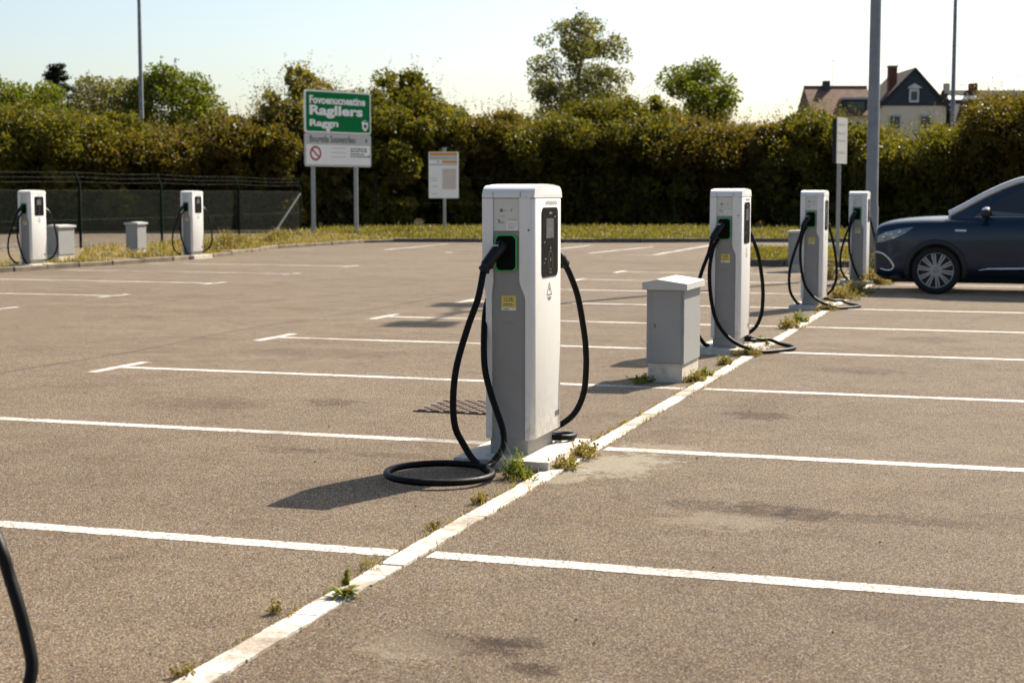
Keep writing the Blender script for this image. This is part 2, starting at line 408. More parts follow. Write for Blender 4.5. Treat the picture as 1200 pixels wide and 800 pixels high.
# verge kerbs and earth
def ribbon_kerb(name, pts, w, h, label, mat='concrete'):
    bm = bmesh.new()
    for (ax, ay), (bx, by) in zip(pts, pts[1:]):
        L = math.hypot(bx - ax, by - ay); n = max(1, round(L / 1.0)); ang = math.atan2(by - ay, bx - ax)
        for k in range(n):
            t = (k + 0.5) / n
            m = Matrix.Translation((ax + (bx - ax) * t + random.uniform(-.012, .012), ay + (by - ay) * t + random.uniform(-.012, .012), 0)) @ Matrix.Rotation(ang, 4, 'Z')
            add_box(bm, (-L / n / 2 + .006, -w / 2, -0.06), (L / n / 2 - .006, w / 2, h + random.uniform(-.012, .012)), m)
    bevel(bm, 0.015, 1)
    return tag(link(name, mesh_bm(name, bm, M[mat])), label, 'kerb', kind='structure')
KL = [(-18.2, 12), (-18.05, 21.9), (-17.9, 25.1), (-17.75, 27.0), (-17.5, 30.2), (-17.85, 33.5), (-18.9, 38.1), (-18.7, 43.4), (-18.1, 44.4)]
KF = [(-18.1, 44.4), (-15.54, 45.0), (-13.05, 45.4), (-10.87, 46.1), (-8.84, 47.4), (-6.56, 47.9), (-3.9, 48.8), (2, 50.6), (12, 53.6)]
ribbon_kerb('left_kerb', KL, 0.14, 0.09, 'low concrete kerb under the dry weeds along the left verge', 'leftkerb')
ribbon_kerb('far_kerb', KF, 0.15, 0.12, 'concrete kerb in front of the grass verge under the hedge', 'darkkerb')
ISL = [(-5.45, 31.5), (-2.6, 31.7), (0.6, 31.9), (0.6, 40.6), (-3.0, 40.2), (-6.6, 39.6), (-5.45, 31.5)]
ribbon_kerb('island_kerb', ISL, 0.15, 0.13, 'concrete kerb round the grass island behind the charging posts', 'darkkerb')
FENCE = [(-24.6, 20.0), (-23.9, 25.2), (-23.55, 29.6), (-23.4, 32.4), (-23.21, 35.53), (-23.39, 39.9), (-24.2, 46.11), (-25.2, 52.6)]
earth = [KL + [(-26.2, 53.5)] + FENCE[::-1][1:]]
sheet('verge_earth', [KL + [(-25.3, 53.0)] + [(x + .25, y) for x, y in FENCE[::-1][1:]]], 0.062, M['earth'], 'dry earth of the narrow verge in front of the wire fence', 'ground')
HEDGE_BASE = [(14, 60), (-4, 63.0), (-12, 66.5), (-20, 64), (-27, 60), (-25.5, 53.3)]
sheet('far_verge', [KF + HEDGE_BASE], 0.085, M['earth'], 'ground of the grass verge under the hedge', 'ground')
sheet('island_earth', [ISL[:-1]], 0.09, M['earth'], 'ground of the small grass island', 'ground')
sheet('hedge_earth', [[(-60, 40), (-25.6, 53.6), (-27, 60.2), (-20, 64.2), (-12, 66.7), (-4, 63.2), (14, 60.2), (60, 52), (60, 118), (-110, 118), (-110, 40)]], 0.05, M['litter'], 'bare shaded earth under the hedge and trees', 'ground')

# ------------------------------------------------------------------ plants
def inside(poly, p):
    x, y = p[:, 0], p[:, 1]; r = np.zeros(len(p), bool); n = len(poly)
    for i in range(n):
        (x0, y0), (x1, y1) = poly[i], poly[(i + 1) % n]
        if y0 == y1: continue
        r ^= ((y0 > y) != (y1 > y)) & (x < (x1 - x0) * (y - y0) / (y1 - y0) + x0)
    return r
def blades(base, h, w, lean=0.5):
    """one bent blade of two faces (as two triangles pairs -> quads) per base point"""
    n = len(base); a = rng.uniform(0, 2 * np.pi, n); d = np.stack([np.cos(a), np.sin(a), np.zeros(n)], 1)
    s = np.stack([-np.sin(a), np.cos(a), np.zeros(n)], 1) * (w[:, None] / 2)
    ln = rng.uniform(0.1, lean, n)[:, None] * h[:, None]
    up = np.zeros((n, 3)); up[:, 2] = h
    m = base + d * ln * 0.3 + up * 0.55; t = base + d * ln + up * np.array([1, 1, 1])[None] * rng.uniform(0.8, 1, n)[:, None]
    q1 = np.stack([base - s, base + s, m + s * 0.8, m - s * 0.8], 1)
    q2 = np.stack([m - s * 0.8, m + s * 0.8, t + s * 0.1, t - s * 0.1], 1)
    return np.concatenate([q1, q2], 1).reshape(-1, 3)
def scatter(poly, n, z, clump=None):
    P = np.array(poly); lo, hi = P.min(0), P.max(0); out = []
    while sum(map(len, out)) < n:
        p = rng.uniform(lo, hi, (n * 2, 2)); p = p[inside(poly, p)]
        if clump:
            k = np.sin(p[:, 0] * 1.9 + np.sin(p[:, 1] * 1.3) * 2) + np.sin(p[:, 1] * 2.3 + p[:, 0] * .7 + 1.0)
            p = p[rng.uniform(-2, 2, len(p)) * clump < k]
        out.append(p)
    p = np.concatenate(out)[:n]
    return np.column_stack([p, np.full(n, z)])
def grass(name, poly, n, z, hmin, hmax, w, mat, label, clump=0.8, lean=0.6):
    b = scatter(poly, n, z, clump)
    h = rng.uniform(hmin, hmax, n) * (0.6 + 0.8 * rng.random(n) ** 3)
    me = np_mesh(name, blades(b, h, np.full(n, w) * rng.uniform(.6, 1.3, n), lean), 4, mat)
    return tag(link(name, me), label, 'grass', kind='stuff')
grass('verge_grass', KF + HEDGE_BASE, 42000, 0.085, 0.06, 0.19, 0.035, M['grass'], 'rough olive grass on the verge below the hedge')
grass('island_grass', ISL[:-1], 22000, 0.09, 0.05, 0.14, 0.022, M['grass'], 'short grass on the island behind the charging posts')
lv = [(x - .12, y) for x, y in KL] + [(-20.3, 45.5), (-20.4, 38), (-19.4, 33.5), (-19.0, 30.2), (-19.2, 27), (-19.5, 25), (-19.6, 21.9), (-19.7, 12)]
grass('verge_weeds', lv, 6500, 0.062, 0.04, 0.15, 0.020, M['drygrass'], 'dry yellow weeds along the left kerb', 0.45, 0.9)
grass('fence_weeds', KL[3:] + [(-25.0, 52.5), (-24.0, 46), (-23.2, 40), (-22.9, 36), (-21.5, 33)], 6500, 0.062, 0.05, 0.22, 0.022, M['drygrass'], 'thin dry growth between the kerb and the wire fence', 0.5, 0.9)

def leaves(c, rad, n, lsize, aspect=0.55, hollow=0.55, squash=None):
    """n diamond leaves spread through ellipsoid shells: c (k,3), rad (k,3)"""
    k = len(c); wgt = rad.prod(1) ** 0.66; idx = rng.choice(k, n, p=wgt / wgt.sum())
    u = rng.normal(size=(n, 3)); u /= np.linalg.norm(u, axis=1)[:, None]
    r = (hollow ** 3 + (1.06 ** 3 - hollow ** 3) * rng.random(n)) ** (1 / 3)
    p = c[idx] + u * r[:, None] * rad[idx]
    d = rng.normal(size=(n, 3)) + u * 0.6; d /= np.linalg.norm(d, axis=1)[:, None]
    s = np.cross(d, rng.normal(size=(n, 3))); s /= np.linalg.norm(s, axis=1)[:, None]
    L = (lsize * rng.uniform(.6, 1.35, n))[:, None]; W = L * aspect
    return np.stack([p - d * L / 2, p + s * W / 2 + d * L * .08, p + d * L / 2, p - s * W / 2 + d * L * .08], 1).reshape(-1, 3)

def dome(hw, hd, z0, top, n, rmin, rmax, flat=0.0):
    """clump centres through a dome standing on z0"""
    out = []; rr = []
    H = top - z0
    while len(out) < n:
        u = rng.uniform(-1, 1, 3)
        if np.linalg.norm(u) > 1: continue
        if np.linalg.norm(u) < 0.45 and rng.random() < .7: continue
        r = rng.uniform(rmin, rmax)
        z = z0 + H * 0.5 + u[2] * (H * 0.5 - r * .7)
        out.append((u[0] * (hw - r * .5), u[1] * (hd - r * .5), z)); rr.append((r * rng.uniform(.85, 1.3), r * rng.uniform(.85, 1.3), r * rng.uniform(.65, 1.0)))
    return np.array(out), np.array(rr)

def sprigs(c, rad, n, L, lsize):
    """upright shoots with small leaves that break the outline at the top of a crown"""
    o = []
    k = len(c); order = np.argsort(-(c[:, 2] + rad[:, 2]))[:max(3, k // 2)]
    for _ in range(n):
        i = rng.choice(order); u = rng.normal(size=3); u[2] = abs(u[2]) + .4; u /= np.linalg.norm(u)
        p = c[i] + u * rad[i] * .95; d = u * .6 + np.array([0, 0, .8]) + rng.normal(size=3) * .25; d /= np.linalg.norm(d)
        m = 16; t = rng.random(m)[:, None]
        o.append((p + d * t * L * rng.uniform(.5, 1.2) + rng.normal(size=(m, 3)) * .05))
    q = np.concatenate(o); n2 = len(q)
    d = rng.normal(size=(n2, 3)); d /= np.linalg.norm(d, axis=1)[:, None]
    s = np.cross(d, rng.normal(size=(n2, 3))); s /= np.linalg.norm(s, axis=1)[:, None]
    Ls = (lsize * rng.uniform(.6, 1.2, n2))[:, None]
    return np.stack([q - d * Ls / 2, q + s * Ls * .25, q + d * Ls / 2, q - s * Ls * .25], 1).reshape(-1, 3)

def stems(n, spread, top, r0, z0=0.0):
    bm = bmesh.new()
    for k in range(n):
        a = rng.uniform(0, 6.28); b = rng.uniform(0, spread * .35); e = rng.uniform(spread * .3, spread)
        p0 = Vector((math.cos(a) * b, math.sin(a) * b, z0 - .1)); p2 = Vector((math.cos(a) * e, math.sin(a) * e, top * rng.uniform(.75, 1)))
        p1 = p0.lerp(p2, .5) + Vector((*(rng.normal(size=2) * .15), .1))
        add_tube(bm, spline([p0, p1, p2], top / 6), [r0 * (1 - .75 * t / 20) for t in np.linspace(0, 20, len(spline([p0, p1, p2], top / 6)))], 6)
    return bm

def shrub(x, y, top, hw, hd, n, mat, label, lsize=0.17, skirt=0.85, cat='shrub', name='hedge_shrub'):
    root = tag(empty(name, (x, y, 0.05)), label, cat, 'tall shrubs of the hedge')
    c, r = dome(hw, hd, top * 0.36, top, 40, .45, .95)
    V = [leaves(c, r, n, lsize), sprigs(c, r, 60, .95, lsize * .6)]
    # the lower, set-back body of the shrub
    m = 46
    c2 = np.column_stack([rng.uniform(-max(hw, 1.7) * 1.1, max(hw, 1.7) * 1.1, m), rng.uniform(-1.4, 1.9, m), np.linspace(.3, top * .55, m)]); r2 = rng.uniform(.55, .85, (m, 3))
    V.append(leaves(c2, r2, int(n * .62), lsize * 1.2))
    V.append(leaves(c * np.array([.9, .8, 1.0]), r * .62, 1500, .45, .8, .1)); V.append(leaves(c2 + np.array([0, .2, 0]), r2 * .8, 2600, .5, .8, .1))
    link('foliage', np_mesh('foliage', np.concatenate(V), 4, mat), root)
    link('stem', mesh_bm('stem', stems(7, hw * .7, top * .7, .055), M['bark'], 60), root)
    return root

SH = [(-13.7, 70.8, 4.9, 'brown', 'low bronze hedge shrub filling the gap below the round bright green tree'),
      (-36.9, 49.8, 5.5, 'olive', 'olive hedge shrub at the left end of the hedge behind the fence'),
      (-35.4, 51.6, 5.1, 'olive', 'olive hedge shrub behind the charging post beside the wide cabinet'),
      (-33.8, 53.2, 4.8, 'brown', 'bronze hedge shrub below the dark conifer'),
      (-32.2, 54.8, 4.9, 'brown', 'bronze hedge shrub at the foot of the thin lamp column behind the fence'),
      (-30.6, 56.3, 5.2, 'brown', 'bronze hedge shrub behind the charging post among dry weeds'),
      (-29.7, 59.8, 7.2, 'pale', 'pale feathery hedge shrub left of the green sign'),
      (-27.7, 60.4, 5.9, 'olive', 'olive hedge shrub directly behind the green sign'),
      (-26.4, 62.9, 7.0, 'olive', 'tall olive hedge shrub rising right of the green sign'),
      (-25.1, 65.5, 6.0, 'olive', 'olive hedge shrub between the green sign and the small notice board'),
      (-22.9, 66.2, 5.3, 'brown', 'bronze hedge shrub behind the small notice board'),
      (-20.8, 66.8, 5.3, 'olive', 'olive hedge shrub behind the central charging post'),
      (-18.7, 67.5, 5.8, 'olive', 'olive hedge shrub under the tallest tree'),
      (-16.7, 68.2, 6.1, 'olive', 'olive hedge shrub in the gap between the two trees'),
      (-14.7, 68.8, 5.3, 'brown', 'bronze hedge shrub under the round bright green tree'),
      (-12.6, 69.3, 4.8, 'brown', 'low bronze hedge shrub behind the charging post next to the peaked cabinet'),
      (-10.5, 68.1, 5.1, 'brown', 'bronze hedge shrub in the dip of the hedge left of the house'),
      (-8.7, 66.6, 5.5, 'olive', 'olive hedge shrub in front of the red tiled roof'),
      (-6.5, 65.2, 4.6, 'olive', 'olive hedge shrub behind the side-on sign'),
      (-4.5, 63.7, 4.0, 'olive', 'low olive hedge shrub in front of the beige gable wall'),
      (-2.5, 62.2, 4.6, 'olive', 'olive hedge shrub at the foot of the thin column by the house'),
      (-0.7, 59.7, 5.3, 'brown', 'bronze hedge shrub above the dark blue car'),
      (1.2, 58.1, 5.6, 'brown', 'bronze hedge shrub at the right end of the hedge')]
for (x, y, top, kind, lab) in SH:
    hv = rng.uniform(.85, 1.35) if x < -11 else .95; dz = rng.uniform(-.3, .3) - (.4 if x < -30 else 0) if x < -11 else (-.25 if x < -1 else .2)
    shrub(x, y + 3.2, top + dz, (1.95 if kind != 'pale' else 1.7) * hv, 4.2, int(14500 * hv), M['leaf_' + kind], lab, 0.15 if kind != 'pale' else .12)

for k in range(7):  # unseen shrubs, added so the black screen panel reflects dark foliage
    shrub(3.4 + 2.5 * k, 60.2 - .9 * k, 5.4 + .5 * rng.random(), 2.1, 3.6, 9000, M['leaf_olive'], 'unseen olive hedge shrub added past the right end of the hedge for dark reflections', .18)

def tree(name, x, y, top, zc, hw, mat, label, n=9000, lsize=.2, clumps=26, rmin=.5, rmax=.95, cat='tree', tr=.16):
    root = tag(empty(name, (x, y, 0.0)), label, cat, 'trees beyond the hedge')
    c, r = dome(hw, hw, zc, top, clumps, rmin, rmax)
    V = np.concatenate([leaves(c, r, n, lsize, .6, .35), sprigs(c, r, 30, .6, lsize * .8)])
    link('crown', np_mesh('crown', V, 4, mat), root)
    bm = bmesh.new()
    add_tube(bm, spline([(0, 0, -.2), (.1, .05, zc * .5), (-.05, .1, zc), (.1, 0, zc + (top - zc) * .75)], .6), [tr * (1 - .8 * t) for t in np.linspace(0, 1, len(spline([(0, 0, -.2), (.1, .05, zc * .5), (-.05, .1, zc), (.1, 0, zc + (top - zc) * .75)], .6)))], 8)
    for i in range(min(16, clumps)):
        s0 = Vector((0, 0, zc * rng.uniform(.75, 1.1))); e = Vector(c[i]); m = s0.lerp(e, .5) + Vector((0, 0, -.15 if e.z > s0.z else .1))
        P = spline([s0, m, e], .5); add_tube(bm, P, [tr * .45 * (1 - .8 * t) for t in np.linspace(0, 1, len(P))], 6)
    link('trunk', mesh_bm('trunk', bm, M['bark'], 60), root)
    return root
tree('broadleaf_tree', -25.4, 91.6, 12.4, 4.0, 3.3, M['leaf_grey'], 'tall loose grey green tree rising above the hedge behind the central charging post', 21000, .175, 92, .40, .85)
tree('broadleaf_tree', -17.8, 88.8, 9.1, 4.2, 2.5, M['leaf_green'], 'round bright green tree above the hedge between the tall tree and the house', 13000, .19, 38, .5, .95)
tree('broadleaf_tree', -51.0, 70.6, 8.2, 2.5, 3.9, M['leaf_green'], 'wide green tree at the left end above the hedge', 19000, .19, 64, .55, 1.0)
tree('broadleaf_tree', -45.0, 72.2, 8.2, 2.5, 2.5, M['leaf_grey'], 'dull green tree beside the conifer above the hedge', 13000, .17, 44)
tree('broadleaf_tree', -42.4, 73.4, 8.5, 2.5, 2.7, M['leaf_green'], 'rounded green tree behind the thin lamp column above the hedge', 15000, .18, 48)
# conifer: tiers of drooping branches
root = tag(empty('conifer_tree', (-57.9, 86.4, 0)), 'dark conifer with a ragged flat top above the hedge', 'tree', 'trees beyond the hedge')
o = []
for i in range(120):
    t = rng.random(); z = 5.0 + 4.4 * t; L = (1.0 - t) * 2.1 + .45; a = rng.uniform(0, 6.28); m = 70
    s = rng.random(m)[:, None] * L
    q = np.array([0, 0, z]) + np.concatenate([np.cos(a) * s, np.sin(a) * s, .25 * s - .10 * s * s], 1) + rng.normal(size=(m, 3)) * np.array([.10, .10, .07])
    o.append(q)
q = np.concatenate(o); d = rng.normal(size=q.shape); d /= np.linalg.norm(d, axis=1)[:, None]; s = np.cross(d, rng.normal(size=q.shape)); s /= np.linalg.norm(s, axis=1)[:, None]
link('crown', np_mesh('crown', np.stack([q - d * .13, q + s * .04, q + d * .13, q - s * .04], 1).reshape(-1, 3), 4, M['leaf_dark']), root)
link('trunk', tube_mesh('trunk', [(0, 0, -.2), (0, 0, 5), (0, 0, 9.3)], [.22, .15, .03], M['bark'], 8), root)

# weeds, each a plant of its own
def tuft(x, y, n, h, spread, mat, label, z=0.004, w=.008, name='weed_tuft', lean=1.1):
    """a low weed: thin bent blades and small leaves on wiry stalks, fanning out from its foot"""
    a = rng.uniform(0, 6.28, n); rr = spread * np.sqrt(rng.random(n)) * (1 + .5 * np.sin(a * 3 + x * 7))
    b = np.stack([np.cos(a) * rr * .8, np.sin(a) * rr * 1.3, np.zeros(n)], 1)
    hh = h * rng.uniform(.25, 1.0, n) ** 1.3 * (1.15 - .6 * rr / spread / 1.5)
    V = [blades(b, hh, np.full(n, w * .6) * rng.uniform(.5, 1.4, n), lean)]
    k = n * 5; i_ = rng.integers(0, n, k); t = rng.random(k)
    p = b[i_] * (1 + .45 * t[:, None]); p[:, 2] = hh[i_] * t * .85 + .004
    d = rng.normal(size=(k, 3)); d[:, 2] *= .6; d /= np.linalg.norm(d, axis=1)[:, None]
    s_ = np.cross(d, rng.normal(size=(k, 3))); s_ /= np.linalg.norm(s_, axis=1)[:, None]
    L = (w * 1.9 * rng.uniform(.5, 1.4, k))[:, None]
    V.append(np.stack([p - d * L / 2, p + s_ * L * .3, p + d * L / 2, p - s_ * L * .3], 1).reshape(-1, 3))
    return tag(link(name, np_mesh(name, np.concatenate(V), 4, mat), None, (x, y, z)), label, 'weed', 'weeds in the joints of the asphalt')
def rosette(x, y, n, L, mat, label, z=.01):
    a = rng.uniform(0, 6.28, n); e = rng.uniform(.15, .9, n); l = L * rng.uniform(.5, 1, n)
    d = np.stack([np.cos(a) * np.cos(e), np.sin(a) * np.cos(e), np.sin(e)], 1) * l[:, None]; s = np.stack([-np.sin(a), np.cos(a), np.zeros(n)], 1) * (l * .13)[:, None]
    o0 = d * .05; m = d * .55; t = d * 1.0 - np.array([0, 0, .25]) * l[:, None]
    V = np.concatenate([np.stack([o0 - s * .3, o0 + s * .3, m + s, m - s], 1), np.stack([m - s, m + s, t + s * .15, t - s * .15], 1)], 1).reshape(-1, 3)
    return tag(link('leafy_weed', np_mesh('leafy_weed', V, 4, mat), None, (x, y, z)), label, 'weed', 'weeds in the joints of the asphalt')
rosette(-2.25, 5.03, 46, .085, M['freshgrass'], 'bright green leafy weed on the kerb stones nearest the camera')
tuft(-2.31, 5.19, 14, .09, .012, M['freshgrass'], 'thin upright green weed just behind the leafy one on the kerb', w=.009)
tuft(-2.39, 4.77, 34, .055, .022, M['drygrass'], 'small dark dry weed on the asphalt left of the kerb', w=.007)
tuft(-2.34, 5.47, 46, .075, .05, M['drygrass'], 'thin straw tuft where the near bay line meets the kerb', w=.004)
tuft(-2.33, 4.05, 40, .06, .03, M['drygrass'], 'straw tuft beside the kerb at the bottom edge of the photo', w=.006)
tuft(-2.36, 6.82, 70, .09, .035, M['drygrass'], 'yellow dry tuft beside the kerb below the coiled cable', w=.006)
tuft(-2.36, 6.22, 40, .05, .035, M['drygrass'], 'small yellow tuft beside the kerb between cable coil and near line', w=.006)
tuft(-2.40, 7.50, 120, .17, .055, M['freshgrass'], 'tall fresh green grass tuft at the front corner of the central plinth', w=.009)
tuft(-2.33, 7.42, 60, .10, .06, M['freshgrass'], 'low green grass at the foot of the tall tuft', w=.007)
for i in range(1):
    tuft(-2.245, 7.84, 150, .085, .075, M['drygrass'], 'yellow dry weeds along the side of the central plinth, front clump', w=.009)
    tuft(-2.245, 8.22, 150, .095, .08, M['drygrass'], 'yellow dry weeds along the side of the central plinth, rear clump', w=.009)
tuft(-2.36, 11.86, 130, .10, .06, M['drygrass'], 'yellow weeds at the corner of the peaked cabinet', w=.012)
tuft(-2.36, 12.25, 60, .08, .05, M['freshgrass'], 'green weeds at the side of the peaked cabinet', w=.010)
tuft(-2.72, 11.68, 110, .07, .10, M['freshgrass'], 'low dark weeds along the foot of the peaked cabinet', w=.010)
tuft(-2.36, 13.1, 80, .10, .05, M['drygrass'], 'dry tuft on the kerb between the peaked cabinet and the next post', w=.012)
tuft(-2.30, 13.95, 170, .12, .10, M['drygrass'], 'dry weeds at the plinth corner under the looped cable', w=.012)
tuft(-2.30, 14.8, 80, .14, .06, M['freshgrass'], 'green weed beside the plinth behind the looped cable', w=.012)
tuft(-2.36, 16.9, 120, .16, .09, M['drygrass'], 'yellow green weeds on the kerb beyond the second post', w=.014)
tuft(-2.36, 17.75, 110, .17, .08, M['freshgrass'], 'bright green weeds on the kerb between two charging posts', w=.014)
tuft(-2.28, 19.75, 160, .14, .10, M['drygrass'], 'straw weeds at the foot of the charging post by the half hidden cabinet', w=.014)
tuft(-2.35, 21.9, 260, .24, .22, M['drygrass'], 'broad dry weeds on the kerb before the car nose', w=.016)
tuft(-2.30, 23.3, 260, .22, .25, M['drygrass'], 'broad dry weeds on the kerb in front of the car wheel shadow', w=.016)
tuft(-2.20, 26.0, 320, .34, .28, M['drygrass'], 'tall dry weeds between the last post and the car bumper', w=.018)
tuft(-2.05, 27.6, 420, 1.0, .32, M['grass'], 'tall yellow green bush weed behind the last post beside the car', w=.03, lean=.5)
tuft(-3.2, 27.2, 260, .4, .35, M['drygrass'], 'tall dry weeds left of the last post', w=.018)
for i, (x, y, h, lab) in enumerate([(-18.5, 33.6, 0.51, 'tall ragged weed right of the post by the fence'), (-19.2, 35.8, 0.58, 'tall ragged weed at the foot of a dark fence post'),
                                    (-19.6, 37.4, 0.41, 'tall dry weed before the fence panel'), (-21.2, 43.0, 0.48, 'tall dry weed near the fence brace'), (-19.8, 39.6, 0.44, 'bushy weed at the bend of the left kerb')]):
    tuft(x, y, 260, h, .28, M['drygrass'], lab, .06, .028, 'tall_weed', .8)

grass('kerb_weeds', [(-2.345, 4.0), (-2.315, 4.0), (-2.315, 30), (-2.345, 30)], 1500, 0.003, 0.012, 0.05, 0.005, M['drygrass'], 'sparse dry growth in the joint along the painted kerb', 1.0, 1.2)
grass('joint_weeds', [(-2.23, 5.2), (-2.205, 5.2), (-2.205, 30), (-2.23, 30)], 900, 0.003, 0.010, 0.04, 0.005, M['drygrass'], 'sparse dry growth on the open side of the painted kerb', 1.0, 1.2)
# gravel crumbs on the asphalt
n = 260
p = np.column_stack([rng.uniform(-5.5, 1.0, n), rng.uniform(3.8, 13, n), np.full(n, .004)])
s = (.0025 + .006 * rng.random(n) ** 2.5)[:, None]
o4 = np.array([[1, 0, 0], [-.5, .9, 0], [-.5, -.9, 0], [0, 0, 1.2]])
tri = []
for a, b, c_ in ((0, 1, 3), (1, 2, 3), (2, 0, 3)):
    tri.append(np.stack([p + s * o4[a], p + s * o4[b], p + s * o4[c_]], 1))
tag(link('gravel', np_mesh('gravel', np.concatenate(tri).reshape(-1, 3), 3, M['earth'])), 'loose crumbs and grit scattered on the asphalt', 'gravel', kind='stuff')

# ------------------------------------------------------------------ charging post
def cm_(name, f, mat, smooth=40):
    bm = bmesh.new(); f(bm); return mesh_bm(name, bm, mat, smooth)
P = {}
P['plinth'] = box_mesh('plinth', (-.245, -.43, -.09), (.275, .40, 0), M['concrete'], .012, 2)
def _skirt(bm):
    add_box(bm, (-.112, -.236, 0), (.106, .236, 1.35)); 
    bevel(bm, .018, 2, edges=[e for e in bm.edges if abs(e.verts[0].co.z - e.verts[1].co.z) > 1])
P['body'] = cm_('body', _skirt, M['grey_skirt'])
def _shellF(bm):
    add_prism(bm, [(.066, 1.352), (.066, .93), (.069, .908), (.078, .882), (.090, .858), (.097, .838), (.099, .815), (.099, .085), (.144, .085), (.144, 1.352)], (-.257, .257))
    bevel(bm, .030, 5, edges=[e for e in bm.edges if all(abs(v.co.x - .144) < 1e-4 for v in e.verts) and abs(e.verts[0].co.z - e.verts[1].co.z) > 1])
    bevel(bm, .005, 2, 40)
P['front_shell'] = cm_('front_shell', _shellF, M['white'])
def _shellR(bm):
    add_prism(bm, [(-.144, 1.352), (-.144, .945), (-.141, .92), (-.128, .86), (-.124, .83), (-.124, .085), (-.092, .085), (-.092, .84), (-.090, .87), (-.084, .91), (-.084, 1.352)], (-.257, .257))
    bevel(bm, .010, 3, 40)
P['rear_shell'] = cm_('rear_shell', _shellR, M['white'])
def _cap(bm):
    pr = [(-.257, 1.355)]
    for k in range(9):
        a = R(180 - 90 * k / 8); pr.append((-.257 + .075 + .075 * math.cos(a), 1.355 + .012 + .052 * math.sin(a)))
    pr += [(-.09, 1.425), (.0, 1.428), (.09, 1.425)]
    for k in range(9):
        a = R(90 - 90 * k / 8); pr.append((.257 - .075 + .075 * math.cos(a), 1.355 + .012 + .052 * math.sin(a)))
    pr.append((.257, 1.355))
    add_prism(bm, pr, (-.144, .144), 'x')
    bevel(bm, .034, 5, edges=[e for e in bm.edges if abs(abs(e.verts[0].co.x) - .144) < 1e-4 and abs(e.verts[0].co.x - e.verts[1].co.x) < 1e-4 and min(v.co.z for v in e.verts) > 1.3551])
P['cap'] = cm_('cap', _cap, M['white'], 35)
def _capseam(bm):
    for s in (-1, 1):
        for x in (-.084, .066): add_box(bm, (x - .0012, s * .2575 - .001, 1.357), (x + .0012, s * .2575 + .001, 1.385))
P['cap_seam'] = cm_('cap_seam', _capseam, M['ink'], None)
def side_panel(s):
    def f(bm):
        add_prism(bm, [(-.082, 1.178), (-.082, .905), (-.089, .868), (-.0905, .84), (-.0905, .085), (.0975, .085), (.0975, .815), (.0945, .84), (.086, .862), (.074, .884), (.0655, .91), (.064, .94), (.064, 1.178)], (s * .230, s * .246))
    return f
for s, k in ((-1, 'n'), (1, 'p')):
    P['side_panel' + k] = cm_('side_panel', side_panel(s), M['grey_panel'], None)
    P['info_plate' + k] = box_mesh('info_plate', (-.0825, min(s * .23, s * .2475), 1.182), (.0645, max(s * .23, s * .2475), 1.3515), M['plate'], .002, 1)
    def _rim(bm):
        a = rrect(-.014, 1.067, .128, .200, .034); b = rrect(-.014, 1.067, .108, .180, .026)
        y0, y1 = s * .246, s * .256; n = len(a)
        oa = [bm.verts.new((x, y1, z)) for x, z in a]; ob = [bm.verts.new((x, y1 + s * .001, z)) for x, z in b]
        ia = [bm.verts.new((x, y0, z)) for x, z in a]; ib = [bm.verts.new((x, s * .18, z)) for x, z in b]
        for i in range(n):
            j = (i + 1) % n
            bm.faces.new((oa[i], oa[j], ob[j], ob[i])); bm.faces.new((oa[i], oa[j], ia[j], ia[i])); bm.faces.new((ob[i], ob[j], ib[j], ib[i]))
    P['socket_rim' + k] = cm_('socket_rim', _rim, M['green'], None)
    def _sock(bm):
        add_prism(bm, rrect(-.014, 1.067, .1075, .1795, .026), (s * .240, s * .2492))
        bmesh.ops.inset_region(bm, faces=[f for f in bm.faces if abs(f.normal.y) > .9 or len(f.verts) > 8], thickness=.012, depth=0)
    P['socket' + k] = cm_('socket', _sock, M['cavity'], None)
    # plug: head in the socket, bent grip, cable gland
    hp = [(-.030, s * .235, 1.105), (-.036, s * .275, 1.097), (-.050, s * .310, 1.072), (-.072, s * .340, 1.034), (-.092, s * .360, .994), (-.100, s * .368, .972)]
    if k == 'p': hp = [(.010, .235, 1.105), (.026, .275, 1.100), (.056, .310, 1.075), (.092, .340, 1.038), (.124, .360, .998), (.137, .368, .972)]
    hr = [.034, .035, .033, .031, .031, .022]
    sp = spline(hp, .012); rr = [float(np.interp(t, np.linspace(0, 1, len(hr)), hr)) for t in np.linspace(0, 1, len(sp))]
    bm = bmesh.new(); add_tube(bm, sp, rr, 14)
    # the far plug leaves its socket the other way round
    for (lx, ly, lz) in ((.048 if k == 'p' else -.036, .30, 1.121),): add_box(bm, (lx - .012, s * ly - .022, lz - .006), (lx + .012, s * ly + .022, lz + .010))
    e1, e2 = ((.108, .350, 1.018), (.1125, .3545, 1.010)) if k == 'p' else ((-.080, .350, 1.014), (-.0845, .3545, 1.005))
    add_tube(bm, [(e1[0], s * e1[1], e1[2]), (e2[0], s * e2[1], e2[2])], .035, 14)
    e1, e2 = ((.128, .3625, .989), (.133, .3665, .979)) if k == 'p' else ((-.094, .3625, .987), (-.099, .3675, .977))
    add_tube(bm, [(e1[0], s * e1[1], e1[2]), (e2[0], s * e2[1], e2[2])], .0315, 14)
    P['plug' + k] = mesh_bm('plug', bm, M['plastic'], 50)
    P['latch' + k] = box_mesh('latch', (.040 if k == 'p' else -.062, min(s * .300, s * .322), 1.098), (.068 if k == 'p' else -.034, max(s * .300, s * .322), 1.112), M['lid'], .003, 1)
P['screen_panel'] = cm_('screen_panel', lambda bm: add_prism(bm, rrect(.020, 1.119, .300, .370, .035), (.142, .1475), 'x'), M['glossblack'], None)
P['display'] = box_mesh('display', (.1465, -.055, 1.140), (.1485, .085, 1.245), M['lcd'])
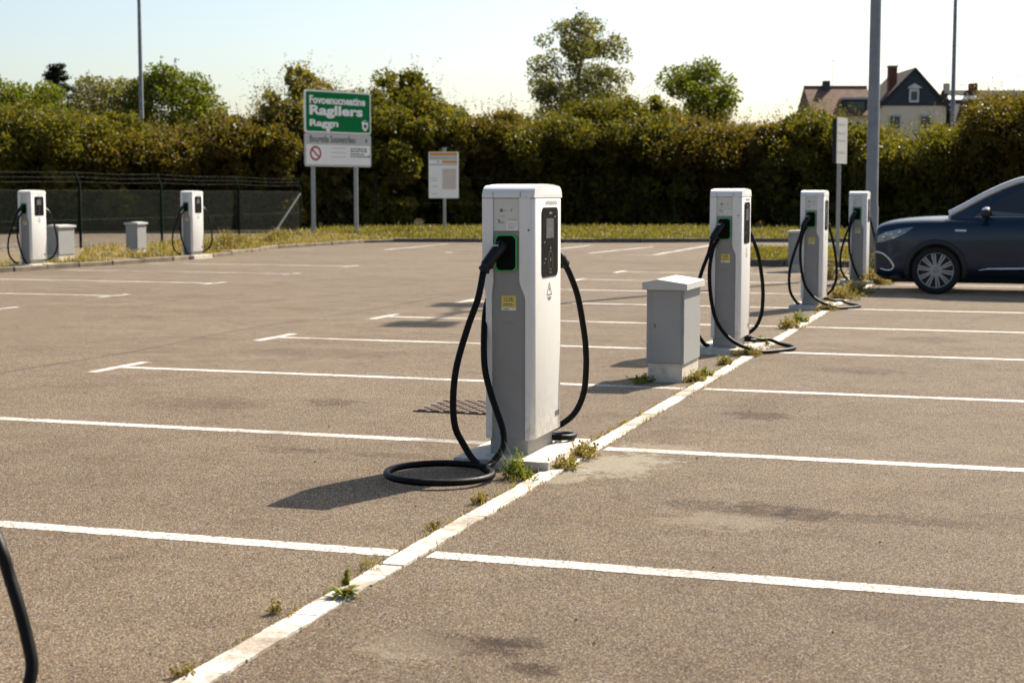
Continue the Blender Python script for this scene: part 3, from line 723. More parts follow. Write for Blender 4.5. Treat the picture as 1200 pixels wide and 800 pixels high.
def _ring(bm):
    for (y, z, a, b) in ((.028, 1.02, .042, .052),):
        n = 40
        for r0 in (1.0,):
            A = [bm.verts.new((.148, y + a * math.cos(2 * math.pi * k / n), z + b * math.sin(2 * math.pi * k / n))) for k in range(n)]
            B = [bm.verts.new((.148, y + (a - .0025) * math.cos(2 * math.pi * k / n), z + (b - .0025) * math.sin(2 * math.pi * k / n))) for k in range(n)]
            for k in range(n): bm.faces.new((A[k], A[(k + 1) % n], B[(k + 1) % n], B[k]))
    for (y0, y1, z0, z1) in ((.0, .055, 1.268, 1.279), (-.10, -.07, 1.118, 1.123), (.02, .036, 1.08, 1.094), (-.085, -.05, 1.028, 1.033), (-.10, -.08, 1.008, 1.013), (.022, .034, 1.015, 1.035), (.005, .05, .953, .957), (.10, .12, 1.25, 1.258)):
        bm.faces.new([bm.verts.new((.1482, y, z)) for y, z in ((y0, z0), (y1, z0), (y1, z1), (y0, z1))])
P['screen_print'] = cm_('screen_print', _ring, M['dimprint'], None)
def _tri(bm):
    A = [(-.035, .835), (.065, .835), (.015, .905)]; c0 = (.015, .857)
    va = [bm.verts.new((.1455, y, z)) for y, z in A]; vb = [bm.verts.new((.1455, c0[0] + (y - c0[0]) * .80, c0[1] + (z - c0[1]) * .80)) for y, z in A]
    for i in range(3): bm.faces.new((va[i], va[(i + 1) % 3], vb[(i + 1) % 3], vb[i]))
    bm.faces.new([bm.verts.new((.1455, y, z)) for y, z in ((.008, .845), (.02, .862), (.012, .862), (.018, .88), (.026, .88), (.021, .866), (.029, .866))])
    for (y0, y1, z) in ((-.02, .05, .822), (-.01, .04, .812)): bm.faces.new([bm.verts.new((.1455, y, zz)) for y, zz in ((y0, z - .003), (y1, z - .003), (y1, z + .003), (y0, z + .003))])
    for k in range(4):
        y0 = .13 + k * .02; bm.faces.new([bm.verts.new((.1455, y, zz)) for y, zz in ((y0, .16), (y0 + .013, .16), (y0 + .013, .19), (y0, .19))])
P['warning_mark'] = cm_('warning_mark', _tri, M['ink'], None)
def _emb(bm):
    for k in range(10):
        y0 = -.055 + k * .022; bm.faces.new([bm.verts.new((.1455, y, zz)) for y, zz in ((y0, 1.318), (y0 + .014, 1.318), (y0 + .014, 1.338 + .006 * (k % 3)), (y0, 1.338))])
P['embossed_mark'] = cm_('embossed_mark', _emb, M['plate'], None)
def plate_print(s):
    def f(bm):
        y = s * .2485
        def q(x0, x1, z0, z1): bm.faces.new([bm.verts.new((x, y, z)) for x, z in ((x0, z0), (x1, z0), (x1, z1), (x0, z1))])
        for k in range(10):
            a0, a1 = 2 * math.pi * k / 10, 2 * math.pi * (k + 1) / 10
            bm.faces.new([bm.verts.new((-.040 + r * math.cos(a), y, 1.290 + r * math.sin(a))) for r, a in ((.010, a0), (.010, a1), (.006, a1), (.006, a0))])
        q(-.045, -.032, 1.283, 1.292); q(-.028, -.008, 1.2875, 1.2895); q(.012, .016, 1.283, 1.297); q(.012, .026, 1.295, 1.297)
        q(-.05, -.02, 1.258, 1.2605); q(-.058, -.05, 1.228, 1.243); q(-.048, -.03, 1.230, 1.233); q(-.056, -.028, 1.222, 1.225); q(.0, .045, 1.243, 1.2445)
    return f
P['plate_print'] = cm_('plate_print', plate_print(-1), M['ink'], None)
P['plate_label'] = box_mesh('plate_label', (-.012, -.2488, 1.186), (.050, -.2470, 1.232), M['paper'])
def _lab(bm):
    for (x0, x1, z) in ((-.004, .026, 1.219), (.032, .044, 1.219), (-.004, .042, 1.207), (-.004, .030, 1.197)):
        bm.faces.new([bm.verts.new((x, -.2492, zz)) for x, zz in ((x0, z - .0025), (x1, z - .0025), (x1, z + .0025), (x0, z + .0025))])
P['label_print'] = cm_('label_print', _lab, M['faint'], None)
P['sticker'] = box_mesh('sticker', (-.040, -.2478, .780), (.040, -.2462, .842), M['yellow'])
P['sticker_foot'] = box_mesh('sticker_foot', (-.040, -.2478, .766), (.040, -.2462, .7795), M['paper'])
P['sticker_text'] = text_mesh('sticker_text', '12.0%', M['ink'], .052, .022, .02)
def _sl(bm):
    for (x0, x1, z) in ((-.03, .02, .800), (-.03, .028, .792), (-.030, .0, .772)):
        bm.faces.new([bm.verts.new((x, -.2481, zz)) for x, zz in ((x0, z - .002), (x1, z - .002), (x1, z + .002), (x0, z + .002))])
    bm.faces.new([bm.verts.new((x, -.2463, z)) for x, z in ((-.042, .700), (.03, .700), (.03, .7025), (-.042, .7025))])
P['sticker_print'] = cm_('sticker_print', _sl, M['ink'], None)
P['bolt'] = cm_('bolt', lambda bm: add_lathe(bm, [(.0, -.2585), (.006, -.2585), (.006, -.256)], 'y', (.112, 0, 1.187), 12), M['ink'], None)
P['foot_bolt'] = None

CR = .0175
def circle_pts(cx, cy, z, r, a0, a1, n=28, rise=0.0, rx=1.0):
    return [(cx + r * rx * math.cos(R(a0 + (a1 - a0) * k / n)), cy + r * math.sin(R(a0 + (a1 - a0) * k / n)), z + rise * k / n) for k in range(n + 1)]
GZ = -.05 + CR
# the coil on the asphalt beside the central post
cA = [(-.100, -.368, .972), (-.115, -.41, .835), (-.158, -.45, .686), (-.202, -.50, .485), (-.214, -.52, .31), (-.204, -.515, .173), (-.165, -.50, .085), (-.105, -.535, .02)]
cA += circle_pts(-.185, -.80, GZ + .010, .265, 52, -312, 44, .012)
cA += [(.005, -.55, .0), (.035, -.45, .07), (.012, -.385, .15), (-.030, -.355, .24), (-.072, -.335, .337), (-.108, -.32, .46), (-.124, -.29, .60), (-.140, -.22, .74), (-.150, -.12, .83), (-.145, -.03, .86), (-.115, .0, .87)]
cB = [(-.100, -.368, .972), (-.125, -.40, .85), (-.175, -.43, .70), (-.225, -.46, .50), (-.24, -.47, .337), (-.226, -.46, .184), (-.185, -.42, .09), (-.15, -.36, .03), (-.14, -.30, .025)]
cB2 = [(-.06, -.235, .985), (-.10, -.30, .90), (-.125, -.335, .72), (-.115, -.345, .50), (-.066, -.36, .28), (.02, -.40, .15), (.12, -.45, .075), (.22, -.46, .03), (.33, -.30, GZ + .01),
       (.45, -.08, GZ), (.54, .10, GZ), (.56, .26, GZ), (.50, .42, GZ), (.40, .50, GZ + .01), (.30, .46, .02), (.22, .36, .025), (.15, .26, .05), (.09, .2, .06)]
cP = [(.137, .368, .972), (.155, .382, .93), (.192, .42, .80), (.221, .45, .60), (.229, .458, .50), (.231, .46, .40), (.22, .45, .255), (.175, .42, .14), (.10, .37, .075), (.02, .32, .05), (-.02, .26, .06)]
cP2 = [(.0, .30, .025), (.12, .40, .02), (.19, .36, .022), (.18, .27, .025), (.11, .22, .03), (.08, .2, .04)]
cP3 = [(.137, .368, .972), (.152, .385, .92), (.18, .43, .80), (.215, .45, .62), (.235, .46, .44), (.23, .45, .28), (.17, .42, .14), (.08, .37, .075), (.0, .30, .05)]
def cable(pts): return tube_mesh('charging_cable', spline(pts, .02), CR, M['rubber'], 12)
CAB = {'A': [cable(cA)], 'B': [cable(cB), cable(cB2)], 'P': [cable(cP), cable(cP2)], 'Q': [cable(cP3)]}
cL2 = [(-.06, -.235, .985), (-.10, -.30, .90), (-.125, -.32, .72), (-.115, -.33, .50), (-.06, -.33, .28), (.0, -.33, .13), (.06, -.34, .03), (.09, -.30, .02)]
CAB['L'] = [CAB['B'][0], cable(cL2)]
ORDER = [('plinth', 'plinth'), ('body', 'body'), ('front_shell', 'front_shell'), ('rear_shell', 'rear_shell'), ('cap', 'cap')]
def charging_post(x, y, z, rz, front, back, label):
    root = tag(empty('charging_post', (x, y, z), rz), label, 'charging post', 'charging posts in the car park')
    for nm, k in ORDER: 
        o = link(nm, P[k], root)
        if nm == 'cap': link('cap_seam', P['cap_seam'], o)
    for k in 'np':
        sp_ = link('side_panel', P['side_panel' + k], root)
        ip = link('info_plate', P['info_plate' + k], root)
        so = link('socket', P['socket' + k], root); link('socket_rim', P['socket_rim' + k], so)
        pl = link('plug', P['plug' + k], root); link('latch', P['latch' + k], pl)
        if k == 'n':
            link('plate_print', P['plate_print'], ip); link('plate_label', P['plate_label'], ip); link('label_print', P['label_print'], ip)
            st = link('sticker', P['sticker'], root); link('sticker_foot', P['sticker_foot'], st); link('sticker_print', P['sticker_print'], st)
            link('sticker_text', P['sticker_text'], st, (-.026, -.2481, .812))
    sc_ = link('screen_panel', P['screen_panel'], root); link('display', P['display'], sc_); link('screen_print', P['screen_print'], sc_)
    link('warning_mark', P['warning_mark'], root); link('embossed_mark', P['embossed_mark'], root); link('bolt', P['bolt'], root)
    for m in (front or []) + (back or []): link('charging_cable', m, root)
    return root
charging_post(-2.564, 8.13, .05, 0, CAB['A'], CAB['P'], 'white and grey charging post in the centre with its black cable coiled on the asphalt')
charging_post(-2.535, 14.33, .05, 0, CAB['B'], CAB['P'], 'white charging post next to the grey cabinet with the peaked lid')
charging_post(-2.50, 20.12, .05, 0, CAB['B'], CAB['Q'], 'white charging post half hiding a plain grey cabinet')
charging_post(-2.525, 26.10, .05, 0, CAB['L'], CAB['Q'], 'white charging post right in front of the dark blue car nose')
charging_post(-18.37, 26.48, .085, 0, CAB['L'], CAB['Q'], 'white charging post beside the wide grey cabinet before the wire fence')
charging_post(-17.69, 31.50, .085, 0, CAB['L'], CAB['Q'], 'white charging post among dry weeds before the wire fence')
fx, fy = -3.15, 3.34
fg = cable([(.137, .368, .972), (.15, .40, .90), (.20, .45, .76), (.33, .40, .57)] + [(a - fx, b - fy, c_ - .05) for a, b, c_ in ((-2.64, 3.614, .463), (-2.607, 3.603, .392), (-2.565, 3.585, .31), (-2.533, 3.574, .225), (-2.506, 3.552, .147))] + [(.63, .17, .03), (.54, .08, GZ + .005), (.40, .06, GZ), (.26, .05, .03), (.10, .05, .05)])
charging_post(fx, fy, .05, 0, CAB['A'], [fg], 'charging post out of frame at bottom left with only its thick hanging black cable showing')

# ------------------------------------------------------------------ cabinets
def cabinet(x, y, z, w, d, h, label, peak=True, base=.14):
    """x, y: centre; w along X, d along Y"""
    root = tag(empty('utility_cabinet', (x, y, z)), label, 'cabinet', 'grey utility cabinets')
    link('plinth', box_mesh('plinth', (-w / 2 + .012, -d / 2 + .012, -.09), (w / 2 - .012, d / 2 - .012, base), M['concrete'], .008, 1), root)
    link('body', box_mesh('body', (-w / 2, -d / 2 + .010, base + .001), (w / 2, d / 2 - .010, h - .045), M['cabinet'], .006, 2), root)
    bm = bmesh.new(); add_box(bm, (-w / 2 + .045, -d / 2, base + .012), (w / 2 - .022, -d / 2 + .018, h - .055)); bevel(bm, .003, 1)
    dr = link('door', mesh_bm('door', bm, M['cabinet'], 40), root)
    bm = bmesh.new()
    add_box(bm, (-w / 2 + .060, -d / 2 - .004, h * .55), (-w / 2 + .072, -d / 2 + .002, h * .55 + .03))
    link('lock', mesh_bm('lock', bm, M['ink']), dr)
    for zz in (base + .12, h * .5, h - .16): link('hinge', tube_mesh('hinge', [(w / 2 - .020, -d / 2 - .001, zz), (w / 2 - .020, -d / 2 - .001, zz + .03)], .005, M['galv'], 8), dr)
    bm = bmesh.new(); e = .028
    if peak: pts_ = [(-w / 2 - e, h - .050), (w / 2 + e, h - .050), (w / 2 + e, h - .002), (-.06, h + .030), (-w / 2 - e, h + .004)]
    else: pts_ = [(-w / 2 - e, h - .045), (w / 2 + e, h - .045), (w / 2 + e, h - .005), (0, h + .008), (-w / 2 - e, h - .005)]
    add_prism(bm, pts_, (-d / 2 - e, d / 2 + e)); bevel(bm, .004, 2)
    link('lid', mesh_bm('lid', bm, M['lid'], 35), root)
    return root
cabinet(-2.565, 12.04, 0, .290, .64, .755, 'grey cabinet with a peaked lid beside the kerb stones', True)
cabinet(-3.95, 29.75, 0, .37, .60, .76, 'grey cabinet half hidden behind a charging post in the kerb row', False)
cabinet(-19.02, 28.25, .06, .46, .58, .74, 'wide grey cabinet beside a charging post before the fence', False)
cabinet(-19.28, 31.75, .06, .30, .40, .74, 'narrow grey cabinet standing alone among weeds before the fence', False)

# drain cover
root = tag(empty('drain_cover', (-3.40, 9.92, 0.004)), 'rusty iron drain cover in the asphalt behind the central charging post', 'drain cover')
bm = bmesh.new()
for i in range(8):
    for j in range(10):
        x0 = -.36 + i * .09 + (.045 if j % 2 else 0); add_box(bm, (x0, -.30 + j * .06, .004), (x0 + .06, -.265 + j * .06, .013))
link('grid_stud', mesh_bm('grid_stud', bm, M['rust']), root)['kind'] = 'stuff'
link('plate', box_mesh('plate', (-.39, -.31, .0), (.39, .31, .006), M['rust']), root)

# ------------------------------------------------------------------ signs
def quadY(bm, x0, x1, z0, z1, y): bm.faces.new([bm.verts.new((x, y, z)) for x, z in ((x0, z0), (x1, z0), (x1, z1), (x0, z1))])
ax, ay, bx, by = -23.04, 48.68, -21.79, 51.39
W = math.hypot(bx - ax, by - ay)
root = tag(empty('green_sign', (ax, ay, .08), math.atan2(by - ay, bx - ax)), 'large green direction sign over a pale panel on two grey posts', 'sign')
def panel(name, x0, x1, z0, z1, y0, y1, mat, parent, r=.05):
    bm = bmesh.new(); add_prism(bm, rrect((x0 + x1) / 2, (z0 + z1) / 2, x1 - x0, z1 - z0, r), (y0, y1)); return link(name, mesh_bm(name, bm, mat), parent)
for x in (.45, W - .60):
    link('post', tube_mesh('post', [(x, .12, -.3), (x, .12, 4.6)], .075, M['galv'], 14), root)
gp = panel('green_panel', 0, W, 3.43, 4.86, -.02, .03, M['signwhite'], root, .1)
panel('green_face', .055, W - .055, 3.485, 4.805, -.025, -.0195, M['signgreen'], gp, .07)
for body, x, z, w, h in (('Fovoenucneatine', .20, 4.40, 2.52, .28), ('Ragllers', .20, 3.93, 2.40, .43), ('Raggn', .20, 3.58, 1.28, .30)):
    link('lettering', text_mesh('lettering', body, M['signwhite'], w, h, .042), gp, (x, -.028, z))
bm = bmesh.new(); quadY(bm, .93, 1.10, 3.49, 3.62, -.0285); link('arrow_mark', mesh_bm('arrow_mark', bm, M['signwhite']), gp)
bm = bmesh.new()
bm.faces.new([bm.verts.new((2.70 + .17 * dx, -.028, 3.72 + .2 * dz)) for dx, dz in ((-.9, .7), (0, 1), (.9, .8), (.8, -.3), (.1, -1), (-.7, -.5))])
em = link('emblem', mesh_bm('emblem', bm, M['signwhite']), gp)
bm = bmesh.new()
bm.faces.new([bm.verts.new((2.70 + .17 * dx, -.031, 3.72 + .2 * dz)) for dx, dz in ((-.3, .2), (.35, .3), (.45, -.2), (.05, -.45), (-.35, -.2))]); quadY(bm, 2.66, 2.84, 3.84, 3.89, -.031)
link('emblem_mark', mesh_bm('emblem_mark', bm, M['navyprint']), em)
lp = panel('lower_panel', 0, W, 2.30, 3.415, -.02, .03, M['signgrey'], root, .08)
panel('lower_face', .05, W - .05, 2.37, 3.04, -.024, -.0195, M['signwhite'], lp, .03)
link('lettering', text_mesh('lettering', 'Bouretle Souvenrlieu', M['ink'], 2.05, .24, .022), lp, (.20, -.024, 3.11))
bm = bmesh.new(); n = 28
for k in range(n):
    a0, a1 = 2 * math.pi * k / n, 2 * math.pi * (k + 1) / n
    bm.faces.new([bm.verts.new((.45 + r * math.cos(a), -.027, 2.74 + r * math.sin(a))) for r, a in ((.25, a0), (.25, a1), (.18, a1), (.18, a0))])
for s in (1,):
    m = Matrix.Translation((.45, 0, 2.74)) @ Matrix.Rotation(R(40), 4, 'Y')
    add_box(bm, (-.19, -.028, -.03), (.19, -.026, .03), m)
link('prohibition_ring', mesh_bm('prohibition_ring', bm, M['red']), lp)
bm = bmesh.new()
for k, z in enumerate((2.92, 2.84, 2.74, 2.66)):
    x = 2.02
    while x < 2.02 + (.62, .70, .60, .82)[k]:
        w = random.uniform(.05, .14); quadY(bm, x, x + w, z - .025, z + .02, -.027); x += w + .03
quadY(bm, 2.88, 2.92, 2.62, 2.72, -.027); quadY(bm, 2.72, 2.80, 3.15, 3.28, -.023)
link('small_print', mesh_bm('small_print', bm, M['ink']), lp)
bm = bmesh.new()
for z in (2.93, 2.78, 2.63): quadY(bm, 1.15, 1.80, z - .012, z + .012, -.027)
quadY(bm, .05, W - .05, 3.045, 3.06, -.0225)
link('faint_print', mesh_bm('faint_print', bm, M['signgrey']), lp)

root = tag(empty('notice_board', (-20.38, 54.9, .08), R(17.9)), 'small pale notice board with an orange top band on a grey post', 'sign')
link('post', tube_mesh('post', [(.02, .06, -.3), (.02, .06, 3.06)], .055, M['galv'], 12), root)
nb = panel('board', -.55, .55, 1.22, 2.92, -.02, .02, M['signwhite'], root, .03)
bm = bmesh.new(); quadY(bm, -.52, .50, 2.77, 2.89, -.023); quadY(bm, -.06, .50, 2.50, 2.60, -.023)
link('orange_band', mesh_bm('orange_band', bm, M['orange']), nb)
bm = bmesh.new(); quadY(bm, -.52, .50, 2.62, 2.75, -.023); quadY(bm, -.52, .50, 2.42, 2.48, -.023)
link('blue_band', mesh_bm('blue_band', bm, M['bluegrey']), nb)
bm = bmesh.new(); quadY(bm, -.46, .15, 2.67, 2.70, -.025)
bm.faces.new([bm.verts.new((x, -.025, z)) for x, z in ((-.24, 2.51), (-.08, 2.555), (-.24, 2.60))])
for z in (1.95, 1.86, 1.64, 1.36): quadY(bm, -.46, -.30 + .1 * random.random(), z, z + .02, -.025)
link('small_print', mesh_bm('small_print', bm, M['faint']), nb)
bm = bmesh.new(); quadY(bm, -.05, .46, 1.55, 2.30, -.0235); link('pink_field', mesh_bm('pink_field', bm, M['palepink']), nb)
link('bracket', box_mesh('bracket', (-.05, .0, 2.921), (.09, .10, 3.08), M['galv'], .01, 1), root)

root = tag(empty('side_sign', (-3.70, 33.7, 0.09), R(78)), 'narrow sign seen almost edge on, on a thin pole behind the charging posts', 'sign')
link('pole', tube_mesh('pole', [(0, 0, -.2), (0, 0, 2.95)], .043, M['galv'], 12), root)
link('frame', box_mesh('frame', (-.33, -.06, 1.98), (.33, -.045, 2.93), M['signgrey'], .006, 1), root)
bk = link('back_channel', box_mesh('back_channel', (-.32, -.044, 2.0), (.32, .045, 2.9), M['plastic'], .006, 1), root)
bm = bmesh.new()
for z in (2.78, 2.6, 2.45, 2.2): quadY(bm, -.25, .2, z, z + .04, -.0625)
link('small_print', mesh_bm('small_print', bm, M['faint']), root)

# ------------------------------------------------------------------ lamp columns
def lamp_column(x, y, h, r0, r1, heads, label, group='lamp columns'):
    root = tag(empty('lamp_column', (x, y, 0)), label, 'lamp column', group)
    link('pole', tube_mesh('pole', [(0, 0, -.1), (0, 0, 1.2), (0, 0, 1.25), (0, 0, h)], [r0 * 1.12, r0 * 1.12, r0, r1], M['darkpole'], 16), root)
    bm = bmesh.new(); add_box(bm, (-.05, -r0 * 1.12 - .006, .5), (.05, -r0, .95)); link('access_door', mesh_bm('access_door', bm, M['darkpole']), root)
    for (dx, dy) in heads:
        link('arm', tube_mesh('arm', [(0, 0, h - .25), (dx * .5, dy * .5, h - .05), (dx * .8, dy * .8, h)], .04, M['darkpole'], 10), root)
        d = Vector((dx, dy, 0)).normalized(); ang = math.atan2(d.y, d.x)
        bm = bmesh.new(); add_prism(bm, [(-.1, -.05), (-.02, .07), (.45, .09), (.72, .02), (.72, -.03), (.6, -.06)], (-.34, .34), 'y', Matrix.Translation((dx * .8, dy * .8, h)) @ Matrix.Rotation(ang, 4, 'Z')); bevel(bm, .03, 2)
        link('lamp_head', mesh_bm('lamp_head', bm, M['darkpole'], 40), root)
    return root
lamp_column(-2.53, 28.29, 10.55, .105, .075, [(-.3, 1.5), (.3, -1.5)], 'thick grey lamp column rising behind the last charging post')
lamp_column(-3.31, 77.75, 13.5, .125, .07, [(0, -1.4)], 'thin grey lamp column in front of the house beyond the hedge')
lamp_column(-39.65, 66.0, 13.5, .125, .07, [(0, -1.4)], 'thin grey lamp column rising above the hedge behind the wire fence')

# ------------------------------------------------------------------ fences
def fence(pts, h, label, outrig=True, mesh=True, brace=True, name='wire_fence'):
    root = tag(empty(name, (pts[0][0], pts[0][1], 0)), label, 'fence')
    ox, oy = pts[0]
    P_ = [Vector((x - ox, y - oy, 0)) for x, y in pts]
    for p in P_:
        link('post', tube_mesh('post', [p + Vector((0, 0, -.2)), p + Vector((0, 0, h + .12))] + ([p + Vector((-.13, -.02, h + .46))] if outrig else []), .036 if outrig else .028, M['darkgreen'], 8), root)
    if outrig:
        for k in range(3):
            bm = bmesh.new()
            for a, b in zip(P_, P_[1:]):
                o = Vector((-.02 - .045 * k, 0, h + .20 + .12 * k)); m = a.lerp(b, .5) + o - Vector((0, 0, .03)); add_tube(bm, [a + o, m, b + o], .0032, 5)
                L = (b - a).length
                for q in range(int(L / .3)):
                    c_ = a.lerp(b, (q + .5) * .3 / L) + o - Vector((0, 0, .02)); add_tube(bm, [c_ + Vector((0, -.02, -.03)), c_ + Vector((0, .02, .03))], .0022, 3)
            link('barbed_wire', mesh_bm('barbed_wire', bm, M['wire'], 60), root)
    bm = bmesh.new()
    for a, b in zip(P_, P_[1:]):
        for z in (.12, h * .5, h - .02): add_tube(bm, [a + Vector((0, 0, z)), b + Vector((0, 0, z))], .0026, 4)
    link('line_wire', mesh_bm('line_wire', bm, M['wire']), root)
    if mesh:
        V = []
        for a, b in zip(P_, P_[1:]):
            L = (b - a).length; d = (b - a) / L; H = h - .10; stp = .105; w = .0042
            for s in (1, -1):
                t = -H
                while t < L + H:
                    u0, u1 = (t, t + H) if s > 0 else (t, t - H)
                    z0, z1 = 0.0, H
                    # clip to the panel
                    def cl(u0, z0, u1, z1):
                        lo, hi = 0.0, 1.0; du = u1 - u0
                        for bound, sg in ((0, 1), (L, -1)):
                            if du * sg > 0: lo = max(lo, (bound - u0) / du)
                            else: hi = min(hi, (bound - u0) / du)
                        return lo, hi
                    lo, hi = cl(u0, z0, u1, z1)
                    if hi > lo + 1e-3:
                        A = a + d * (u0 + (u1 - u0) * lo) + Vector((0, 0, .08 + H * lo)); B = a + d * (u0 + (u1 - u0) * hi) + Vector((0, 0, .08 + H * hi))
                        off = Vector((0, 0, w * 1.4))
                        V += [A - off, A + off, B + off, B - off]
                    t += stp
        link('chain_link', np_mesh('chain_link', np.array([tuple(v) for v in V]), 4, M['wire']), root)
    if brace:
        e = P_[-1]; d = (P_[-2] - e).normalized()
        link('brace', tube_mesh('brace', [e + Vector((0, 0, h - .1)), e + d * 3.2 + Vector((0, 0, .05))], .045, M['wire'], 8), root)
    return root
fence([(-25.4, 12.5), (-24.6, 20.0), (-23.9, 25.2), (-23.55, 29.6), (-23.21, 35.53), (-23.39, 39.9), (-24.2, 46.11), (-25.2, 52.8)], 1.56, 'dark green chain link fence with barbed wire on angled arms along the left verge')
fence([(-25.4, 60.5), (-21.5, 63.6), (-17.8, 64.6), (-13.9, 65.0), (-10.0, 64.4), (-6.2, 62.8), (-2.5, 61.0), (1.2, 59.2), (5, 57.4)], 2.15, 'dark thin wire fence standing in the shade in front of the hedge', False, False, False, 'plain_fence')

# ------------------------------------------------------------------ houses beyond the hedge
M['render_wall'] = plain('beige_render', (0.84, 0.67, 0.47), 0.9, spec=.1, var=.06, scale=.8)
M['slate'] = plain('dark_slate', (0.045, 0.052, 0.058), 0.8, var=.2, scale=6)
M['tiles'] = plain('red_roof_tiles', (0.150, 0.088, 0.062), 0.85, spec=.2, var=.3, scale=2.5, bump=.6, bscale=8, dirt=(.1, .07, .05), dirt_amt=.6)
M['darktiles'] = plain('dark_roof_tiles', (0.055, 0.045, 0.04), 0.85, spec=.2, var=.25, scale=2.5, bump=.6, bscale=8)
M['brick'] = plain('red_brick', (0.17, 0.07, 0.045), 0.9, spec=.1, var=.25, scale=3)
M['trimwhite'] = plain('white_window_paint', (0.70, 0.69, 0.66), 0.5, var=.04)
M['winglass'] = plain('dim_window_glass', (0.03, 0.035, 0.04), 0.08, var=.1)
def prism_mesh(name, pts, h, axis, mat): 
    bm = bmesh.new(); add_prism(bm, pts, h, axis); return mesh_bm(name, bm, mat)
root = tag(empty('gable_house', (-8.15, 123.5, 0), R(17.9)), 'beige house with a dark slate gable and a small white gable window', 'house')
link('wall', box_mesh('wall', (-2.5, 0, 0), (2.5, 8, 8.1), M['render_wall']), root)
gb = link('gable', prism_mesh('gable', [(-2.62, 8.1), (2.62, 8.1), (.10, 10.75)], (-.05, .6), 'y', M['slate']), root)
rf = link('roof', prism_mesh('roof', [(-2.95, 7.85), (-2.6, 7.85), (.10, 10.75), (2.6, 7.85), (2.95, 7.85), (.10, 10.95)], (-.2, 8.2), 'y', M['darktiles']), root)
link('chimney', box_mesh('chimney', (-1.55, 1.2, 9.0), (-.95, 1.9, 11.1), M['brick'], .02, 1), rf)
link('chimney_cap', box_mesh('chimney_cap', (-1.62, 1.13, 11.1), (-.88, 1.97, 11.2), M['concrete']), rf)
wn = link('window', box_mesh('window', (-.33, -.12, 8.35), (.40, -.055, 9.45), M['trimwhite'], .01, 1), root)
link('pane', box_mesh('pane', (-.20, -.128, 8.5), (.27, -.118, 9.15), M['winglass']), wn)
link('hood', prism_mesh('hood', [(-.55, 9.4), (.62, 9.4), (.035, 9.75)], (-.3, -.04), 'y', M['trimwhite']), wn)
for x in (-1.35, .95):
    w_ = link('window', box_mesh('window', (x - .45, -.07, 6.3), (x + .45, -.003, 7.45), M['signgrey'], .01, 1), root)
    link('pane', box_mesh('pane', (x - .36, -.075, 6.4), (x + .36, -.068, 7.3), M['winglass']), w_)
root = tag(empty('tiled_house', (-12.9, 122.1, 0), R(17.9)), 'house with a red tiled roof, dormer and dark chimney left of the gable', 'house')
link('wall', box_mesh('wall', (-2.4, .5, 0), (2.25, 7, 7.6), M['render_wall']), root)
rf = link('roof', prism_mesh('roof', [(.1, 7.4), (7.4, 7.4), (3.7, 9.75)], (-2.6, 2.3), 'x', M['tiles']), root)
link('chimney', box_mesh('chimney', (-1.15, 3.2, 9.2), (-.65, 3.9, 10.2), M['slate'], .02, 1), rf)
link('ridge', tube_mesh('ridge', [(-2.6, 3.7, 9.76), (2.3, 3.7, 9.76)], .10, M['tiles'], 8), rf)
dm = link('dormer', box_mesh('dormer', (.0, .8, 7.5), (1.75, 3.2, 8.62), M['slate'], .02, 1), root)
link('dormer_roof', box_mesh('dormer_roof', (-.15, .6, 8.62), (1.9, 3.3, 8.78), M['lid']), dm)
link('pane', box_mesh('pane', (.2, .785, 7.7), (1.5, .802, 8.45), M['winglass']), dm)
link('aerial', tube_mesh('aerial', [(-.4, 3.6, 9.7), (-.4, 3.6, 11.9)], .02, M['galv'], 6), root)
link('aerial_arm', tube_mesh('aerial_arm', [(-.6, 3.6, 11.75), (.2, 3.6, 11.75)], .016, M['galv'], 6), root)
root = tag(empty('dark_roof_house', (-2.2, 125.4, 0), R(17.9)), 'house with a long dark roof and a white skylight strip right of the gable', 'house')
link('wall', box_mesh('wall', (-2.9, .5, 0), (7, 7, 7.2), M['render_wall']), root)
rf = link('roof', prism_mesh('roof', [(.1, 6.9), (7.4, 6.9), (3.7, 9.5)], (-3.1, 7.2), 'x', M['darktiles']), root)
link('chimney', box_mesh('chimney', (-1.0, 3.3, 9.0), (-.45, 4.0, 10.0), M['brick'], .02, 1), rf)
link('chimney', box_mesh('chimney', (-3.0, 3.3, 9.0), (-2.6, 3.8, 10.0), M['concrete'], .02, 1), rf)
bm = bmesh.new(); add_box(bm, (-2.9, -.55, .03), (-.6, .0, .09), Matrix.Translation((0, 2.9, 8.95)) @ Matrix.Rotation(R(36), 4, 'X'))
link('skylight', mesh_bm('skylight', bm, M['trimwhite']), rf)
dm = link('dormer', box_mesh('dormer', (-2.1, 1.2, 7.2), (-.9, 3, 8.3), M['slate'], .02, 1), root)
link('pane', box_mesh('pane', (-1.9, 1.19, 7.4), (-1.1, 1.203, 8.1), M['winglass']), dm)
link('aerial', tube_mesh('aerial', [(-2.8, 3.6, 9.4), (-2.8, 3.6, 11.5)], .02, M['galv'], 6), root)

